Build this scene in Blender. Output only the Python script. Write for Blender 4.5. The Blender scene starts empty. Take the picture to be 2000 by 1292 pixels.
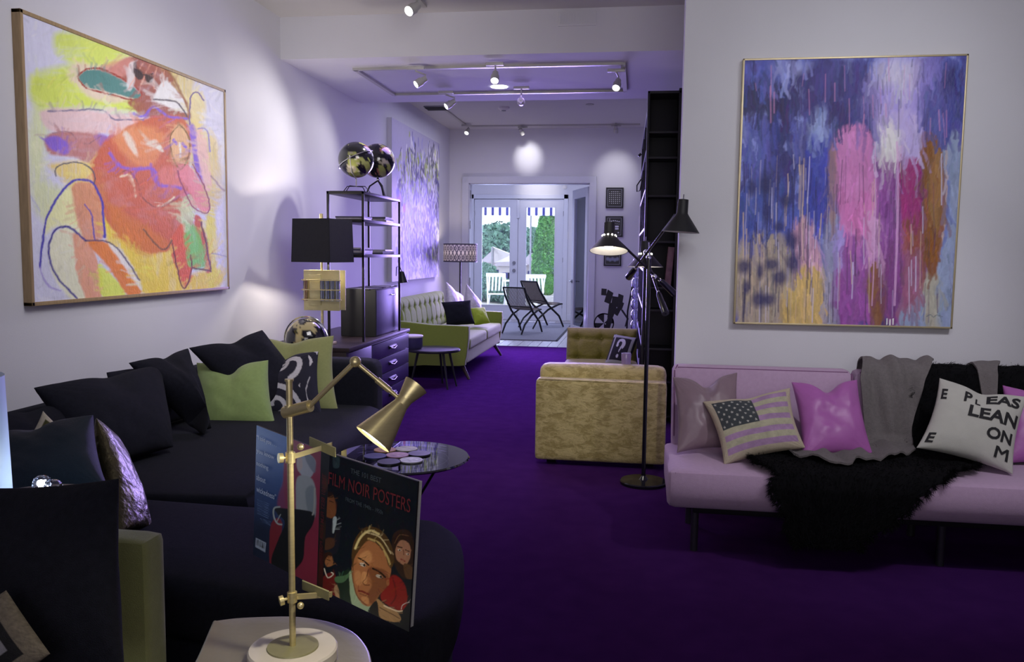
import bpy, bmesh, math, random
import numpy as np
from mathutils import Vector, Matrix
random.seed(7); rng = np.random.default_rng(7)
sc = bpy.context.scene; COL = sc.collection
R = math.radians
# ------------------------------------------------------------------ camera
F = 1640.0; HC = 1.40                     # focal length in pixels of the 2000 px wide frame, eye height
_d = np.array([(1245-1000)/F, (646-495)/F, 1.0]); _d /= np.linalg.norm(_d)
_u = np.array([.0115, 1.0, 0.0]); _u[2] = -(_u[0]*_d[0]+_u[1]*_d[1])/_d[2]; _u /= np.linalg.norm(_u)
_x = np.cross(_u, _d); _x = _x if _x[0] > 0 else -_x
BAS = np.array([_x, _d, _u])
def at(u, v, x=None, y=None, z=None):
    """the point of a world plane (x=, y= or z=) seen at this spot of the photograph"""
    r = BAS @ np.array([(u-1000)/F, (646-v)/F, 1.0]); o = np.array([0, 0, HC])
    t = (x-o[0])/r[0] if x is not None else (y-o[1])/r[1] if y is not None else (z-o[2])/r[2]
    return Vector((o+t*r).tolist())
cam = bpy.data.objects.new('camera', bpy.data.cameras.new('camera')); COL.objects.link(cam)
rt, up, fw = BAS[:, 0], BAS[:, 1], BAS[:, 2]
cam.matrix_world = Matrix(((rt[0], up[0], -fw[0], 0), (rt[1], up[1], -fw[1], 0), (rt[2], up[2], -fw[2], HC), (0, 0, 0, 1)))
cam.data.sensor_width = 36; cam.data.lens = F/2000*36; cam.data.clip_start = .02; cam.data.clip_end = 300
sc.camera = cam
# ------------------------------------------------------------------ exposure, sky, daylight, ceiling washes, added fill lights
sc.view_settings.view_transform = 'Standard'; sc.view_settings.look = 'None'
sc.view_settings.exposure = 0.0; sc.view_settings.gamma = 1.0; sc.view_settings.use_curve_mapping = False
wd = bpy.data.worlds.new('sky'); sc.world = wd; wd.use_nodes = True
bg = wd.node_tree.nodes['Background']; bg.inputs[0].default_value = (.80, .88, 1.0, 1); bg.inputs[1].default_value = 3.2
def area(name, loc, aim, sx, sy, w, col=(1, 1, 1), spread=180):
    l = bpy.data.lights.new(name, 'AREA'); l.shape = 'RECTANGLE'; l.size = sx; l.size_y = sy; l.energy = w; l.color = col; l.spread = R(spread)
    o = bpy.data.objects.new(name, l); COL.objects.link(o); o.location = loc
    o.rotation_euler = (Vector(aim)-Vector(loc)).to_track_quat('-Z', 'Y').to_euler(); return o
def spot(name, loc, aim, w, deg=50, blend=.7, col=(1, .97, .93), rad=.03):
    l = bpy.data.lights.new(name, 'SPOT'); l.energy = w; l.spot_size = R(deg); l.spot_blend = blend; l.color = col; l.shadow_soft_size = rad
    o = bpy.data.objects.new(name, l); COL.objects.link(o); o.location = loc
    o.rotation_euler = (Vector(aim)-Vector(loc)).to_track_quat('-Z', 'Y').to_euler(); return o
def bulb(name, loc, w, col=(1, .85, .65), rad=.03):
    l = bpy.data.lights.new(name, 'POINT'); l.energy = w; l.color = col; l.shadow_soft_size = rad
    o = bpy.data.objects.new(name, l); COL.objects.link(o); o.location = loc; return o
BLUE = (.34, .32, 1.0)
area('daylight_french_doors', (-2.45, 17.75, 1.5), (-2.3, 8, .6), 1.9, 2.2, 130, (.50, .56, 1.0))
area('daylight_through_opening', (-1.62, 12.3, 1.35), (-1.3, 8.5, 0), 1.7, 2.0, 130, (.42, .30, 1.0), 100)
area('far_room_fill_light', (-1.9, 14.8, 3.1), (-1.9, 16.4, 0), 1.6, 1.6, 95, (.70, .72, 1.0))  # added fill to brighten the far doors and walls, no fitting there
area('fill_light_far_end', (-1.5, 10.3, 3.12), (-1.5, 10.3, 0), 1.8, 2.6, 29, (.74, .72, 1.0))  # invented soft fill tinting the far walls lilac, the ceiling has no cove
area('fill_light_middle', (-1.2, 7.4, 2.80), (-1.1, 6.8, 0), 1.6, 1.0, 34, (.50, .36, 1.0), 120)  # added violet fill for carpet and walls around the beam, not a real fixture
area('ceiling_wash_near_left', (-.9, 3.6, 3.1), (-2.9, 5.2, 1.9), 1.2, 1.8, 29, (1.0, .97, 1.0), 120)
area('ceiling_wash_near_right', (1.2, 2.5, 3.1), (1.2, 4.9, 1.8), 2.2, 1.0, 13, (.93, .93, 1.0), 120)
area('fill_light_behind', (.3, -1.4, 1.9), (-.3, 6.4, 3.0), 2.6, 1.6, 15, (1.0, .95, .90), 90)  # unseen fill lifting the near ceiling and beam, the rear wall is solid
# ------------------------------------------------------------------ colours and materials
def s2l(c):
    c = np.asarray(c, float)
    return np.where(c <= .04045, c/12.92, ((c+.055)/1.055)**2.4)
def hx(h):
    return tuple(s2l([int(h[i:i+2], 16)/255 for i in (0, 2, 4)]).tolist())
MATS = {}
def mat(name, color=(.5, .5, .5), rough=.6, metal=0, var=.08, vscale=20, bump=0, bscale=60, attr=False, emit=0, sheen=0, spec=.5,
        coat=0, stretch=(1, 1, 1), weave=0):
    if name in MATS: return MATS[name]
    m = bpy.data.materials.new(name); m.use_nodes = True; MATS[name] = m
    nt = m.node_tree; N = nt.nodes; L = nt.links; p = N['Principled BSDF']
    tc = N.new('ShaderNodeTexCoord'); mp = N.new('ShaderNodeMapping'); L.new(tc.outputs['Object'], mp.inputs[0]); mp.inputs['Scale'].default_value = stretch
    if attr:
        a = N.new('ShaderNodeAttribute'); a.attribute_name = 'Col'; src = a.outputs['Color']
    else:
        a = N.new('ShaderNodeRGB'); a.outputs[0].default_value = (*color, 1); src = a.outputs[0]
    n = N.new('ShaderNodeTexNoise'); n.inputs['Scale'].default_value = vscale; n.inputs['Detail'].default_value = 4; L.new(mp.outputs[0], n.inputs[0])
    mr = N.new('ShaderNodeMapRange'); mr.inputs[3].default_value = 1-var*1.5; mr.inputs[4].default_value = 1+var*1.5; L.new(n.outputs[0], mr.inputs[0])
    mx = N.new('ShaderNodeVectorMath'); mx.operation = 'SCALE'; L.new(src, mx.inputs[0]); L.new(mr.outputs[0], mx.inputs['Scale'])
    L.new(mx.outputs[0], p.inputs['Base Color'])
    p.inputs['Roughness'].default_value = rough; p.inputs['Metallic'].default_value = metal
    p.inputs['Specular IOR Level'].default_value = spec; p.inputs['Sheen Weight'].default_value = sheen; p.inputs['Coat Weight'].default_value = coat
    if emit:
        L.new(mx.outputs[0], p.inputs['Emission Color']); p.inputs['Emission Strength'].default_value = emit
    if bump:
        b = N.new('ShaderNodeBump'); b.inputs['Strength'].default_value = bump; b.inputs['Distance'].default_value = .01
        n2 = N.new('ShaderNodeTexNoise'); n2.inputs['Scale'].default_value = bscale; n2.inputs['Detail'].default_value = 6; L.new(mp.outputs[0], n2.inputs[0])
        L.new(n2.outputs[0], b.inputs['Height']); L.new(b.outputs[0], p.inputs['Normal'])
    return m
def glass(name, tint=(1, 1, 1), refl=.08, rough=0.0):
    if name in MATS: return MATS[name]
    m = bpy.data.materials.new(name); m.use_nodes = True; MATS[name] = m; nt = m.node_tree; N = nt.nodes; L = nt.links
    N.remove(N['Principled BSDF']); o = N['Material Output']
    t = N.new('ShaderNodeBsdfTransparent'); t.inputs[0].default_value = (*tint, 1); g = N.new('ShaderNodeBsdfGlossy'); g.inputs['Roughness'].default_value = rough
    g.inputs[0].default_value = (.9, .92, 1, 1)
    fr = N.new('ShaderNodeFresnel'); fr.inputs[0].default_value = 1.45; ad = N.new('ShaderNodeMath'); ad.operation = 'ADD'; ad.inputs[1].default_value = refl; L.new(fr.outputs[0], ad.inputs[0])
    x = N.new('ShaderNodeMixShader'); L.new(ad.outputs[0], x.inputs[0]); L.new(t.outputs[0], x.inputs[1]); L.new(g.outputs[0], x.inputs[2]); L.new(x.outputs[0], o.inputs[0])
    return m
# ------------------------------------------------------------------ mesh builder
class MB:
    def __init__(s): s.v = []; s.f = []; s.c = []
    def add(s, vs, fs, col=None):
        b = len(s.v); s.v += [tuple(map(float, p)) for p in vs]; s.f += [tuple(b+i for i in f) for f in fs]
        if col is not None: s.c += [tuple(col)]*len(vs)
        return s
    def box(s, a, b, rot=None, piv=None):
        x0, y0, z0 = a; x1, y1, z1 = b
        vs = [Vector(p) for p in ((x0,y0,z0),(x1,y0,z0),(x1,y1,z0),(x0,y1,z0),(x0,y0,z1),(x1,y0,z1),(x1,y1,z1),(x0,y1,z1))]
        if rot is not None:
            c = Vector(piv) if piv is not None else (Vector(a)+Vector(b))/2
            vs = [rot @ (p-c)+c for p in vs]
        return s.add(vs, [(0,3,2,1),(4,5,6,7),(0,1,5,4),(1,2,6,5),(2,3,7,6),(3,0,4,7)])
    def tube(s, pts, r, n=12, cap=True):
        pts = [Vector(p) for p in pts]; rs = r if isinstance(r, (list, tuple)) else [r]*len(pts)
        ax = None; rings = []
        for i, p in enumerate(pts):
            d = (pts[min(i+1, len(pts)-1)]-pts[max(i-1, 0)]).normalized()
            if ax is None: ax = d.orthogonal().normalized()
            else: ax = (ax-d*ax.dot(d)).normalized()
            bx = d.cross(ax); rings.append([p+(ax*math.cos(2*math.pi*k/n)+bx*math.sin(2*math.pi*k/n))*rs[i] for k in range(n)])
        vs = [q for g in rings for q in g]; fs = []
        for i in range(len(pts)-1):
            for k in range(n): a = i*n+k; b = i*n+(k+1) % n; fs.append((a, b, b+n, a+n))
        if cap: fs.append(tuple(range(n-1, -1, -1))); fs.append(tuple((len(pts)-1)*n+k for k in range(n)))
        return s.add(vs, fs)
    def lathe(s, prof, o=(0, 0, 0), axis=(0, 0, 1), n=32):
        """prof: list of (radius, height along axis)"""
        o = Vector(o); d = Vector(axis).normalized(); a = d.orthogonal().normalized(); b = d.cross(a); vs = []; fs = []
        for r, h in prof:
            for k in range(n): t = 2*math.pi*k/n; vs.append(o+d*h+(a*math.cos(t)+b*math.sin(t))*max(r, 1e-5))
        for i in range(len(prof)-1):
            for k in range(n): p = i*n+k; q = i*n+(k+1) % n; fs.append((p, q, q+n, p+n))
        return s.add(vs, fs)
    def sphere(s, c, r, n=24, sc_=(1, 1, 1)):
        m = n//2; vs = []; fs = []
        for i in range(m+1):
            for k in range(n):
                th = math.pi*i/m; ph = 2*math.pi*k/n
                vs.append((c[0]+r*sc_[0]*math.sin(th)*math.cos(ph), c[1]+r*sc_[1]*math.sin(th)*math.sin(ph), c[2]+r*sc_[2]*math.cos(th)))
        for i in range(m):
            for k in range(n): a = i*n+k; b = i*n+(k+1) % n; fs.append((a, a+n, b+n, b))
        return s.add(vs, fs)
    def prism(s, poly, z0, z1, up_=(0, 0, 1)):
        n = len(poly); vs = [(x, y, z0) for x, y in poly]+[(x, y, z1) for x, y in poly]
        fs = [tuple(range(n-1, -1, -1)), tuple(range(n, 2*n))]+[(i, (i+1) % n, (i+1) % n+n, i+n) for i in range(n)]
        return s.add(vs, fs)
    def extr(s, pts, off):
        """planar 3-D outline pushed by off"""
        n = len(pts); pts = [Vector(p) for p in pts]; off = Vector(off)
        return s.add(pts+[p+off for p in pts], [tuple(range(n-1, -1, -1)), tuple(range(n, 2*n))]+[(i, (i+1) % n, (i+1) % n+n, i+n) for i in range(n)])
    def soft(s, c, size, r=.04, n=14, puff=(0, 0, 0), rot=None, noise=0):
        """cushion block: rounded, puffed box"""
        c = Vector(c); hx_, hy, hz = [q/2 for q in size]; h = np.array([hx_, hy, hz]); rr = min(r, *(h*.99)); vs = []; fs = []
        lin = np.linspace(-1, 1, n+1); lin = np.sign(lin)*(1-(1-np.abs(lin))**1.6)
        for ax in range(3):
            for sg in (-1, 1):
                b = len(vs); a1, a2 = (ax+1) % 3, (ax+2) % 3
                for i in range(n+1):
                    for j in range(n+1):
                        p = np.zeros(3); p[ax] = sg; p[a1] = lin[i]; p[a2] = lin[j]; q = p*h; inn = np.clip(q, -(h-rr), h-rr); dl = q-inn; L_ = np.linalg.norm(dl)
                        q = inn+(dl/L_*rr if L_ > 1e-9 else 0)
                        e = q/h;
                        for k in range(3):
                            k1, k2 = (k+1) % 3, (k+2) % 3
                            q[k] += e[k]*puff[k]*(1-min(1, e[k1]**2))*(1-min(1, e[k2]**2))
                        if noise:
                            q += noise*np.array([math.sin(q[1]*23+q[2]*17+c.x*9), math.sin(q[0]*19+q[2]*29+c.y*7), math.sin(q[0]*21+q[1]*25+c.z*5)])
                        v = Vector(q.tolist()); v = rot @ v if rot is not None else v; vs.append(v+c)
                for i in range(n):
                    for j in range(n):
                        k = b+i*(n+1)+j; f = (k, k+n+1, k+n+2, k+1); fs.append(f if sg > 0 else f[::-1])
        return s.add(vs, fs)
    def slab(s, outline, z0, z1, r=.05, puff=0, nr=5):
        """horizontal cushion with any convex-ish plan outline, rounded edges"""
        P_ = np.array(outline, float); n = len(P_); nx = np.roll(P_, -1, 0); pv = np.roll(P_, 1, 0); t = nx-pv; t /= np.linalg.norm(t, axis=1)[:, None]; nor = np.stack([-t[:, 1], t[:, 0]], 1)
        ar = np.sum(P_[:, 0]*nx[:, 1]-nx[:, 0]*P_[:, 1]); nor = nor if ar > 0 else -nor; cen = P_.mean(0)
        lv = [(r*(1-math.cos(a)), z0+r*(1-math.sin(a))) for a in np.linspace(0, math.pi/2, nr)][::-1]
        lv = [(r*(1-math.sin(a)), z0+r*(1-math.cos(a))) for a in np.linspace(0, math.pi/2, nr)]+[(r*(1-math.cos(a)), z1-r*(1-math.sin(a))) for a in np.linspace(0, math.pi/2, nr)]
        rings = []
        for o, z in lv: q = P_+nor*o; rings.append([(a, b, z) for a, b in q])
        for k in (.8, .6, .4, .2, .05):
            q = cen+(P_+nor*r-cen)*k; rings.append([(a, b, z1+puff*(1-k*k)) for a, b in q])
        vs = [p for g in rings for p in g]; fs = [tuple(range(n-1, -1, -1))]
        for i in range(len(rings)-1):
            for k in range(n): a = i*n+k; b = i*n+(k+1) % n; fs.append((a, b, b+n, a+n))
        fs.append(tuple((len(rings)-1)*n+k for k in range(n))); return s.add(vs, fs)
    def build(s, name, m, parent=None, smooth=35, loc=None, label=None, cat=None, group=None, kind=None, cols=None):
        me = bpy.data.meshes.new(name)
        wo = Vector(loc) if loc is not None else Vector((0, 0, 0)); base = Vector((0, 0, 0)); q = parent
        while q is not None: base += q.location; q = q.parent
        off = base+wo
        V = np.array(s.v, dtype=float)-np.array(off)
        me.from_pydata(V.tolist(), [], s.f); me.materials.append(MATS[m] if isinstance(m, str) else m)
        cc = cols if cols is not None else (np.array(s.c) if len(s.c) == len(s.v) and s.c else None)
        if cc is not None:
            at_ = me.color_attributes.new('Col', 'FLOAT_COLOR', 'POINT'); cc = np.asarray(cc, dtype=np.float32); cc = np.concatenate([cc, np.ones((len(cc), 1), np.float32)], 1)
            at_.data.foreach_set('color', cc.ravel())
        bm_ = None
        if smooth:
            me.polygons.foreach_set('use_smooth', [True]*len(me.polygons))
            me.set_sharp_from_angle(angle=R(smooth))
        me.update()
        o = bpy.data.objects.new(name, me); COL.objects.link(o); o.parent = parent; o.location = wo
        return tag(o, label, cat, group, kind)
def tag(o, label=None, cat=None, group=None, kind=None):
    if label: o['label'] = label
    if cat: o['category'] = cat
    if group: o['group'] = group
    if kind: o['kind'] = kind
    return o
def thing(name, label, cat, loc=(0, 0, 0), group=None):
    o = bpy.data.objects.new(name, None); COL.objects.link(o); o.location = loc; o.empty_display_size = .05
    return tag(o, label, cat, group)
def copy_tree(o, parent=None):
    c = o.copy(); COL.objects.link(c); c.parent = parent
    for ch in list(o.children): copy_tree(ch, c)
    return c
def tube(name, pts, r, m, parent, n=12, **k): return MB().tube(pts, r, n).build(name, m, parent, **k)
def rbox(a, b, r=.005, rot=None):
    """box with bevelled edges as an MB"""
    bm_ = bmesh.new(); bmesh.ops.create_cube(bm_, size=1); c = (Vector(a)+Vector(b))/2; d = Vector(b)-Vector(a)
    for v in bm_.verts: v.co = Vector((v.co.x*d.x, v.co.y*d.y, v.co.z*d.z))
    bmesh.ops.bevel(bm_, geom=list(bm_.edges), offset=min(r, min(map(abs, d))*.45), segments=2, affect='EDGES', profile=.6)
    mb = MB(); bm_.verts.index_update(); mb.add([(rot @ v.co if rot is not None else v.co)+c for v in bm_.verts], [[v.index for v in f.verts] for f in bm_.faces]); bm_.free(); return mb
def cmb(*ms):
    o = MB()
    for m in ms: o.add(m.v, m.f)
    return o
# ------------------------------------------------------------------ numpy paint
def vnoise(x, y, seed=0):
    xi = np.floor(x).astype(int); yi = np.floor(y).astype(int); xf = x-xi; yf = y-yi
    def h(a, b):
        n = (a*374761393+b*668265263+seed*974711) & 0xffffffff; n = ((n ^ (n >> 13))*1274126177) & 0xffffffff; return ((n ^ (n >> 16)) & 0xffff)/65535.
    u = xf*xf*(3-2*xf); v = yf*yf*(3-2*yf)
    return (h(xi, yi)*(1-u)+h(xi+1, yi)*u)*(1-v)+(h(xi, yi+1)*(1-u)+h(xi+1, yi+1)*u)*v
def fbm(x, y, seed=0, oc=4):
    s = 0; a = .5
    for i in range(oc): s = s+a*vnoise(x*2**i, y*2**i, seed+i*17); a *= .5
    return s/(1-.5**oc)
def sm(pts, n=5, closed=False):
    p = np.array(pts, float); m = len(p); out = []
    rngi = range(m if closed else m-1)
    for i in rngi:
        if closed: a, b, c, d = p[(i-1) % m], p[i], p[(i+1) % m], p[(i+2) % m]
        else: a, b, c, d = p[max(i-1, 0)], p[i], p[i+1], p[min(i+2, m-1)]
        for t in np.arange(n)/n: out.append(.5*((2*b)+(-a+c)*t+(2*a-5*b+4*c-d)*t*t+(-a+3*b-3*c+d)*t**3))
    if not closed: out.append(p[-1])
    return np.array(out)
def homog(src, dst):
    A = []
    for (x, y), (u, v) in zip(src, dst): A += [[x, y, 1, 0, 0, 0, -u*x, -u*y, -u], [0, 0, 0, x, y, 1, -v*x, -v*y, -v]]
    return np.linalg.svd(np.array(A, float))[2][-1].reshape(3, 3)
class Paint:
    """a picture on an n x m grid; corners = where the art's corners lie in the sketch coordinates used for its strokes (TL, TR, BR, BL)"""
    def __init__(s, nu, nv, corners, base, gain=1.7, warp=0, wf=.02):
        s.nu, s.nv = nu, nv; U, V = np.meshgrid(np.linspace(0, 1, nu+1), np.linspace(0, 1, nv+1)); s.U, s.V = U, V
        Hm = homog([(0, 0), (1, 0), (1, 1), (0, 1)], corners); q = np.stack([U, V, np.ones_like(U)], -1) @ Hm.T
        s.X = q[..., 0]/q[..., 2]; s.Y = q[..., 1]/q[..., 2]; s.X0, s.Y0 = s.X.copy(), s.Y.copy(); s.gain = gain
        if warp:
            s.X = s.X+warp*(fbm(s.X*wf, s.Y*wf, 3)-.5)*2+warp*.5*(fbm(s.X*wf*5, s.Y*wf*5, 5)-.5); s.Y = s.Y+warp*(fbm(s.X0*wf, s.Y0*wf, 9)-.5)*2+warp*.5*(fbm(s.X0*wf*5, s.Y0*wf*5, 8)-.5)
        s.C = np.zeros(U.shape+(3,)); s.C[:] = s.k(base)
    def k(s, c):
        c = s2l(np.array(c, float)/255); return np.clip(c*s.gain, 0, .92)
    def mixin(s, sl, a, c, alpha=1):
        a = (a*alpha)[..., None]; s.C[sl] = s.C[sl]*(1-a)+s.k(c)*a
    def win(s, pts, m):
        x0, y0 = pts.min(0)-m; x1, y1 = pts.max(0)+m; ok = (s.X >= x0) & (s.X <= x1) & (s.Y >= y0) & (s.Y <= y1)
        if not ok.any(): return None
        r = np.where(ok.any(1))[0]; c = np.where(ok.any(0))[0]; return (slice(r[0], r[-1]+1), slice(c[0], c[-1]+1))
    def dist(s, X, Y, p, closed):
        q = np.roll(p, -1, 0) if closed else p[1:]; a = p if closed else p[:-1]; d = np.full(X.shape, 1e9)
        for (x0, y0), (x1, y1) in zip(a, q):
            dx, dy = x1-x0, y1-y0; L2 = dx*dx+dy*dy+1e-9; t = np.clip(((X-x0)*dx+(Y-y0)*dy)/L2, 0, 1); d = np.minimum(d, np.hypot(X-x0-t*dx, Y-y0-t*dy))
        return d
    def poly(s, pts, c, soft=6, alpha=1, smooth=4, streak=0, sx=.15, sy=.01, seed=1):
        p = sm(pts, smooth, True) if smooth else np.array(pts, float); w = s.win(p, soft*2)
        if w is None: return s
        X, Y = s.X[w], s.Y[w]; ins = np.zeros(X.shape, bool)
        for (x0, y0), (x1, y1) in zip(p, np.roll(p, -1, 0)):
            if y0 != y1: ins ^= ((y0 > Y) != (y1 > Y)) & (X < (x1-x0)*(Y-y0)/(y1-y0)+x0)
        d = s.dist(X, Y, p, True); sd = np.where(ins, d, -d); a = np.clip(sd/soft+.5, 0, 1)
        if streak: a = a*np.clip(1-streak+2*streak*fbm(s.X0[w]*sx, s.Y0[w]*sy, seed), 0, 1)
        s.mixin(w, a, c, alpha); return s
    def line(s, pts, c, wd=4, soft=2, alpha=1, smooth=4):
        p = sm(pts, smooth) if smooth and len(pts) > 2 else np.array(pts, float); w = s.win(p, wd+soft*2)
        if w is None: return s
        d = s.dist(s.X[w], s.Y[w], p, False); s.mixin(w, np.clip((wd/2-d)/soft+.5, 0, 1), c, alpha); return s
    def ell(s, cx, cy, rx, ry, c, soft=.3, alpha=1, rot=0):
        w = s.win(np.array([[cx-rx, cy-ry], [cx+rx, cy+ry]])+0., max(rx, ry)*.5)
        if w is None: return s
        X, Y = s.X[w]-cx, s.Y[w]-cy; cr, sr = math.cos(rot), math.sin(rot); r = np.hypot((X*cr+Y*sr)/rx, (-X*sr+Y*cr)/ry)
        s.mixin(w, np.clip((1-r)/soft+.5, 0, 1), c, alpha); return s
    def dabs(s, n, L, w, jit, ang=None, seed=0, alpha=.7, curve=.3):
        """short brush marks that pick up the colour under them"""
        r = np.random.default_rng(seed); H_, W_ = s.U.shape; A_ = fbm(s.X0*.006, s.Y0*.006, seed+3)*9
        for i in range(n):
            a, b = r.integers(0, H_), r.integers(0, W_); x, y = s.X[a, b], s.Y[a, b]; c = s.C[a, b]*(1+r.normal(0, jit))+r.normal(0, jit*.06, 3); th = (ang if ang is not None else A_[a, b])+r.normal(0, .22); l = L*r.uniform(.4, 1.5)
            p = np.array([[x, y], [x+l*.5*math.cos(th)+r.normal(0, l*curve*.2), y+l*.5*math.sin(th)], [x+l*math.cos(th), y+l*math.sin(th)]]); wd = w*r.uniform(.5, 1.6); sl = s.win(p, wd+3)
            if sl is None: continue
            d = s.dist(s.X[sl], s.Y[sl], p, False); al = (np.clip((wd/2-d)/(wd*.4)+.5, 0, 1)*alpha)[..., None]; s.C[sl] = np.clip(s.C[sl]*(1-al)+np.clip(c, 0, .92)*al, 0, .92)
        return s
    def mesh(s, quad, off=(0, 0, 0)):
        TL, TR, BR, BL = [np.array(q, float) for q in quad]; U, V = s.U[..., None], s.V[..., None]
        W = TL*(1-U)*(1-V)+TR*U*(1-V)+BR*U*V+BL*(1-U)*V+np.array(off); n = s.nu+1; mb = MB(); mb.v = list(map(tuple, W.reshape(-1, 3)))
        I = np.arange((s.nu+1)*(s.nv+1)).reshape(s.nv+1, n); mb.f = list(map(tuple, np.stack([I[1:, :-1], I[1:, 1:], I[:-1, 1:], I[:-1, :-1]], -1).reshape(-1, 4)))
        mb.c = []; return mb, s.C.reshape(-1, 3)
def text_mesh(txt, fn, name, m, parent, bold=0., seg=2, space=1.0):
    """lettering: glyph mesh mapped by fn(x 0..1, y 0..1 from the bottom)"""
    cu = bpy.data.curves.new('t', 'FONT'); cu.body = txt; cu.size = 1; cu.offset = bold; cu.resolution_u = 3; cu.space_character = space
    o = bpy.data.objects.new('t', cu); COL.objects.link(o); dg = bpy.context.evaluated_depsgraph_get(); me = bpy.data.meshes.new_from_object(o.evaluated_get(dg))
    bm_ = bmesh.new(); bm_.from_mesh(me)
    if seg: bmesh.ops.triangulate(bm_, faces=bm_.faces[:]); bmesh.ops.subdivide_edges(bm_, edges=bm_.edges[:], cuts=seg, use_grid_fill=True)
    bm_.verts.index_update(); V = np.array([v.co[:2] for v in bm_.verts]); fs = [[v.index for v in f.verts] for f in bm_.faces]; bm_.free()
    bpy.data.objects.remove(o); bpy.data.curves.remove(cu); bpy.data.meshes.remove(me)
    lo, hi = V.min(0), V.max(0); V = (V-lo)/(hi-lo+1e-9); mb = MB(); mb.v = [tuple(map(float, fn(x, y))) for x, y in V]; mb.f = fs
    return mb.build(name, m, parent, smooth=0)
# ------------------------------------------------------------------ pillows
def pillow(name, m, corners, T=.14, n=44, label=None, parent=None, colfn=None, dent=.0, conc=.05, group=None, cat='cushion', seed=0, wr=.006, build=True, face=None):
    """corners TL, TR, BR, BL of the face seen; face: rough direction the front looks to"""
    TL, TR, BR, BL = [np.array(c, float) for c in corners]
    nrm = np.cross(TR-TL, BL-TL); nrm /= np.linalg.norm(nrm)
    want = np.array([0, 0, HC])-(TL+BR)/2 if face is None else np.array(face, float)
    if nrm @ want < 0: nrm = -nrm
    sz = (np.linalg.norm(TR-TL)+np.linalg.norm(BL-TL))/2
    def surf(u, v, side=1, off=0.):
        u = np.asarray(u, float); v = np.asarray(v, float); Uc, Vc = 2*u-1, 2*v-1
        uu = .5+(u-.5)*(1-conc*2*(1-Vc**2)*np.abs(Uc)); vv = .5+(v-.5)*(1-conc*2*(1-Uc**2)*np.abs(Vc))
        dn = dent*np.exp(-(Uc/.33)**2)*(1-v)**1.6; vv = vv+dn*(1-v)**.5
        p = TL*((1-uu)*(1-vv))[..., None]+TR*(uu*(1-vv))[..., None]+BR*(uu*vv)[..., None]+BL*((1-uu)*vv)[..., None]
        e = np.clip((1-Uc**2)*(1-Vc**2), 0, 1); h = T/2*(e**.42)
        h = h*(1-.55*(dent > 0)*np.exp(-(Uc/.22)**2)*np.clip(1-v*2.2, 0, 1))
        cr = np.abs(Uc*Vc)
        w = wr*e**.5*(6*(fbm(u*3.2+seed*7.3+20, v*3.2+seed*3.1+20, 5, 3)-.5)+1.5*cr*np.sin(30*np.arctan2(1.08-np.abs(Vc), 1.08-np.abs(Uc))+seed)*np.exp(-((1.05-np.abs(Uc))**2+(1.05-np.abs(Vc))**2)*3))
        return p+nrm*((h+w*.8)*side+off)[..., None]
    if not build: return surf
    U, V = np.meshgrid(np.linspace(0, 1, n+1), np.linspace(0, 1, n+1)); U = .5-.5*np.cos(np.pi*U)*1.0; V = .5-.5*np.cos(np.pi*V)
    A = surf(U, V, 1).reshape(-1, 3); B = surf(U, V, -1).reshape(-1, 3); k = n+1; I = np.arange(k*k).reshape(k, k)
    f1 = np.stack([I[:-1, :-1], I[:-1, 1:], I[1:, 1:], I[1:, :-1]], -1).reshape(-1, 4); J = I+k*k; edge = np.zeros((k, k), bool); edge[0] = edge[-1] = edge[:, 0] = edge[:, -1] = True
    J = np.where(edge, I, J); f2 = np.stack([J[:-1, :-1], J[1:, :-1], J[1:, 1:], J[:-1, 1:]], -1).reshape(-1, 4)
    q = np.cross(TR-TL, BL-TL) @ nrm
    if q < 0: f1, f2 = f1[:, ::-1], f2[:, ::-1]
    f1, f2 = f1[:, ::-1], f2[:, ::-1]
    used = np.unique(np.concatenate([f1.ravel(), f2.ravel()])); mp = -np.ones(2*k*k, int); mp[used] = np.arange(len(used))
    VV = np.concatenate([A, B]); VV = VV[used]; mb = MB(); mb.v = list(map(tuple, VV)); mb.f = list(map(tuple, mp[np.concatenate([f1, f2])]))
    cols = None
    if colfn is not None: c = colfn(U, V).reshape(-1, 3); cols = np.concatenate([c, c])[used]
    lo = VV.min(0); ce = (VV.min(0)+VV.max(0))/2
    o = mb.build(name, m, parent, smooth=60, loc=(ce[0], ce[1], lo[2]) if parent is None else None, label=label, cat=cat if label else None, group=group, cols=cols)
    o['_'] = 0; del o['_']
    return o, surf
# ================================================================== materials
mat('wall', (.66, .655, .70), .85, var=.02, vscale=3, bump=.08, bscale=220)
mat('ceiling', (.60, .585, .59), .9, var=.02, vscale=3, bump=.05, bscale=200)
mat('trim', (.62, .63, .70), .45, var=.02)
cm_ = mat('carpet', (.068, .018, .100), 1.0, var=.22, vscale=9, bump=1.0, bscale=900, spec=.0, sheen=.22)
cm_.node_tree.nodes['Principled BSDF'].inputs['Sheen Tint'].default_value = (.30, .07, .85, 1); cm_.node_tree.nodes['Principled BSDF'].inputs['Sheen Roughness'].default_value = .35
mat('plank', (.36, .34, .36), .45, var=.25, vscale=5, stretch=(6, .6, 1), bump=.1, bscale=40)
mat('black_metal', (.010, .010, .012), .38, .3, var=.1)
mat('black_paint', (.008, .008, .010), .55, var=.1)
mat('shade_white', (.75, .72, .68), .5, var=.02)
mat('chrome', (.7, .7, .72), .15, 1, var=.03)
mat('brass', (.66, .57, .30), .36, .72, var=.12, vscale=30, stretch=(1, 1, 6), bump=.05, bscale=200)
mat('light_metal', (.45, .44, .42), .4, .2, var=.05)
mat('lamp_glow', (1.0, .93, .80), .5, emit=14, var=.0)
mat('lamp_glow_cool', (.95, .96, 1.0), .5, emit=9, var=.0)
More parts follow.
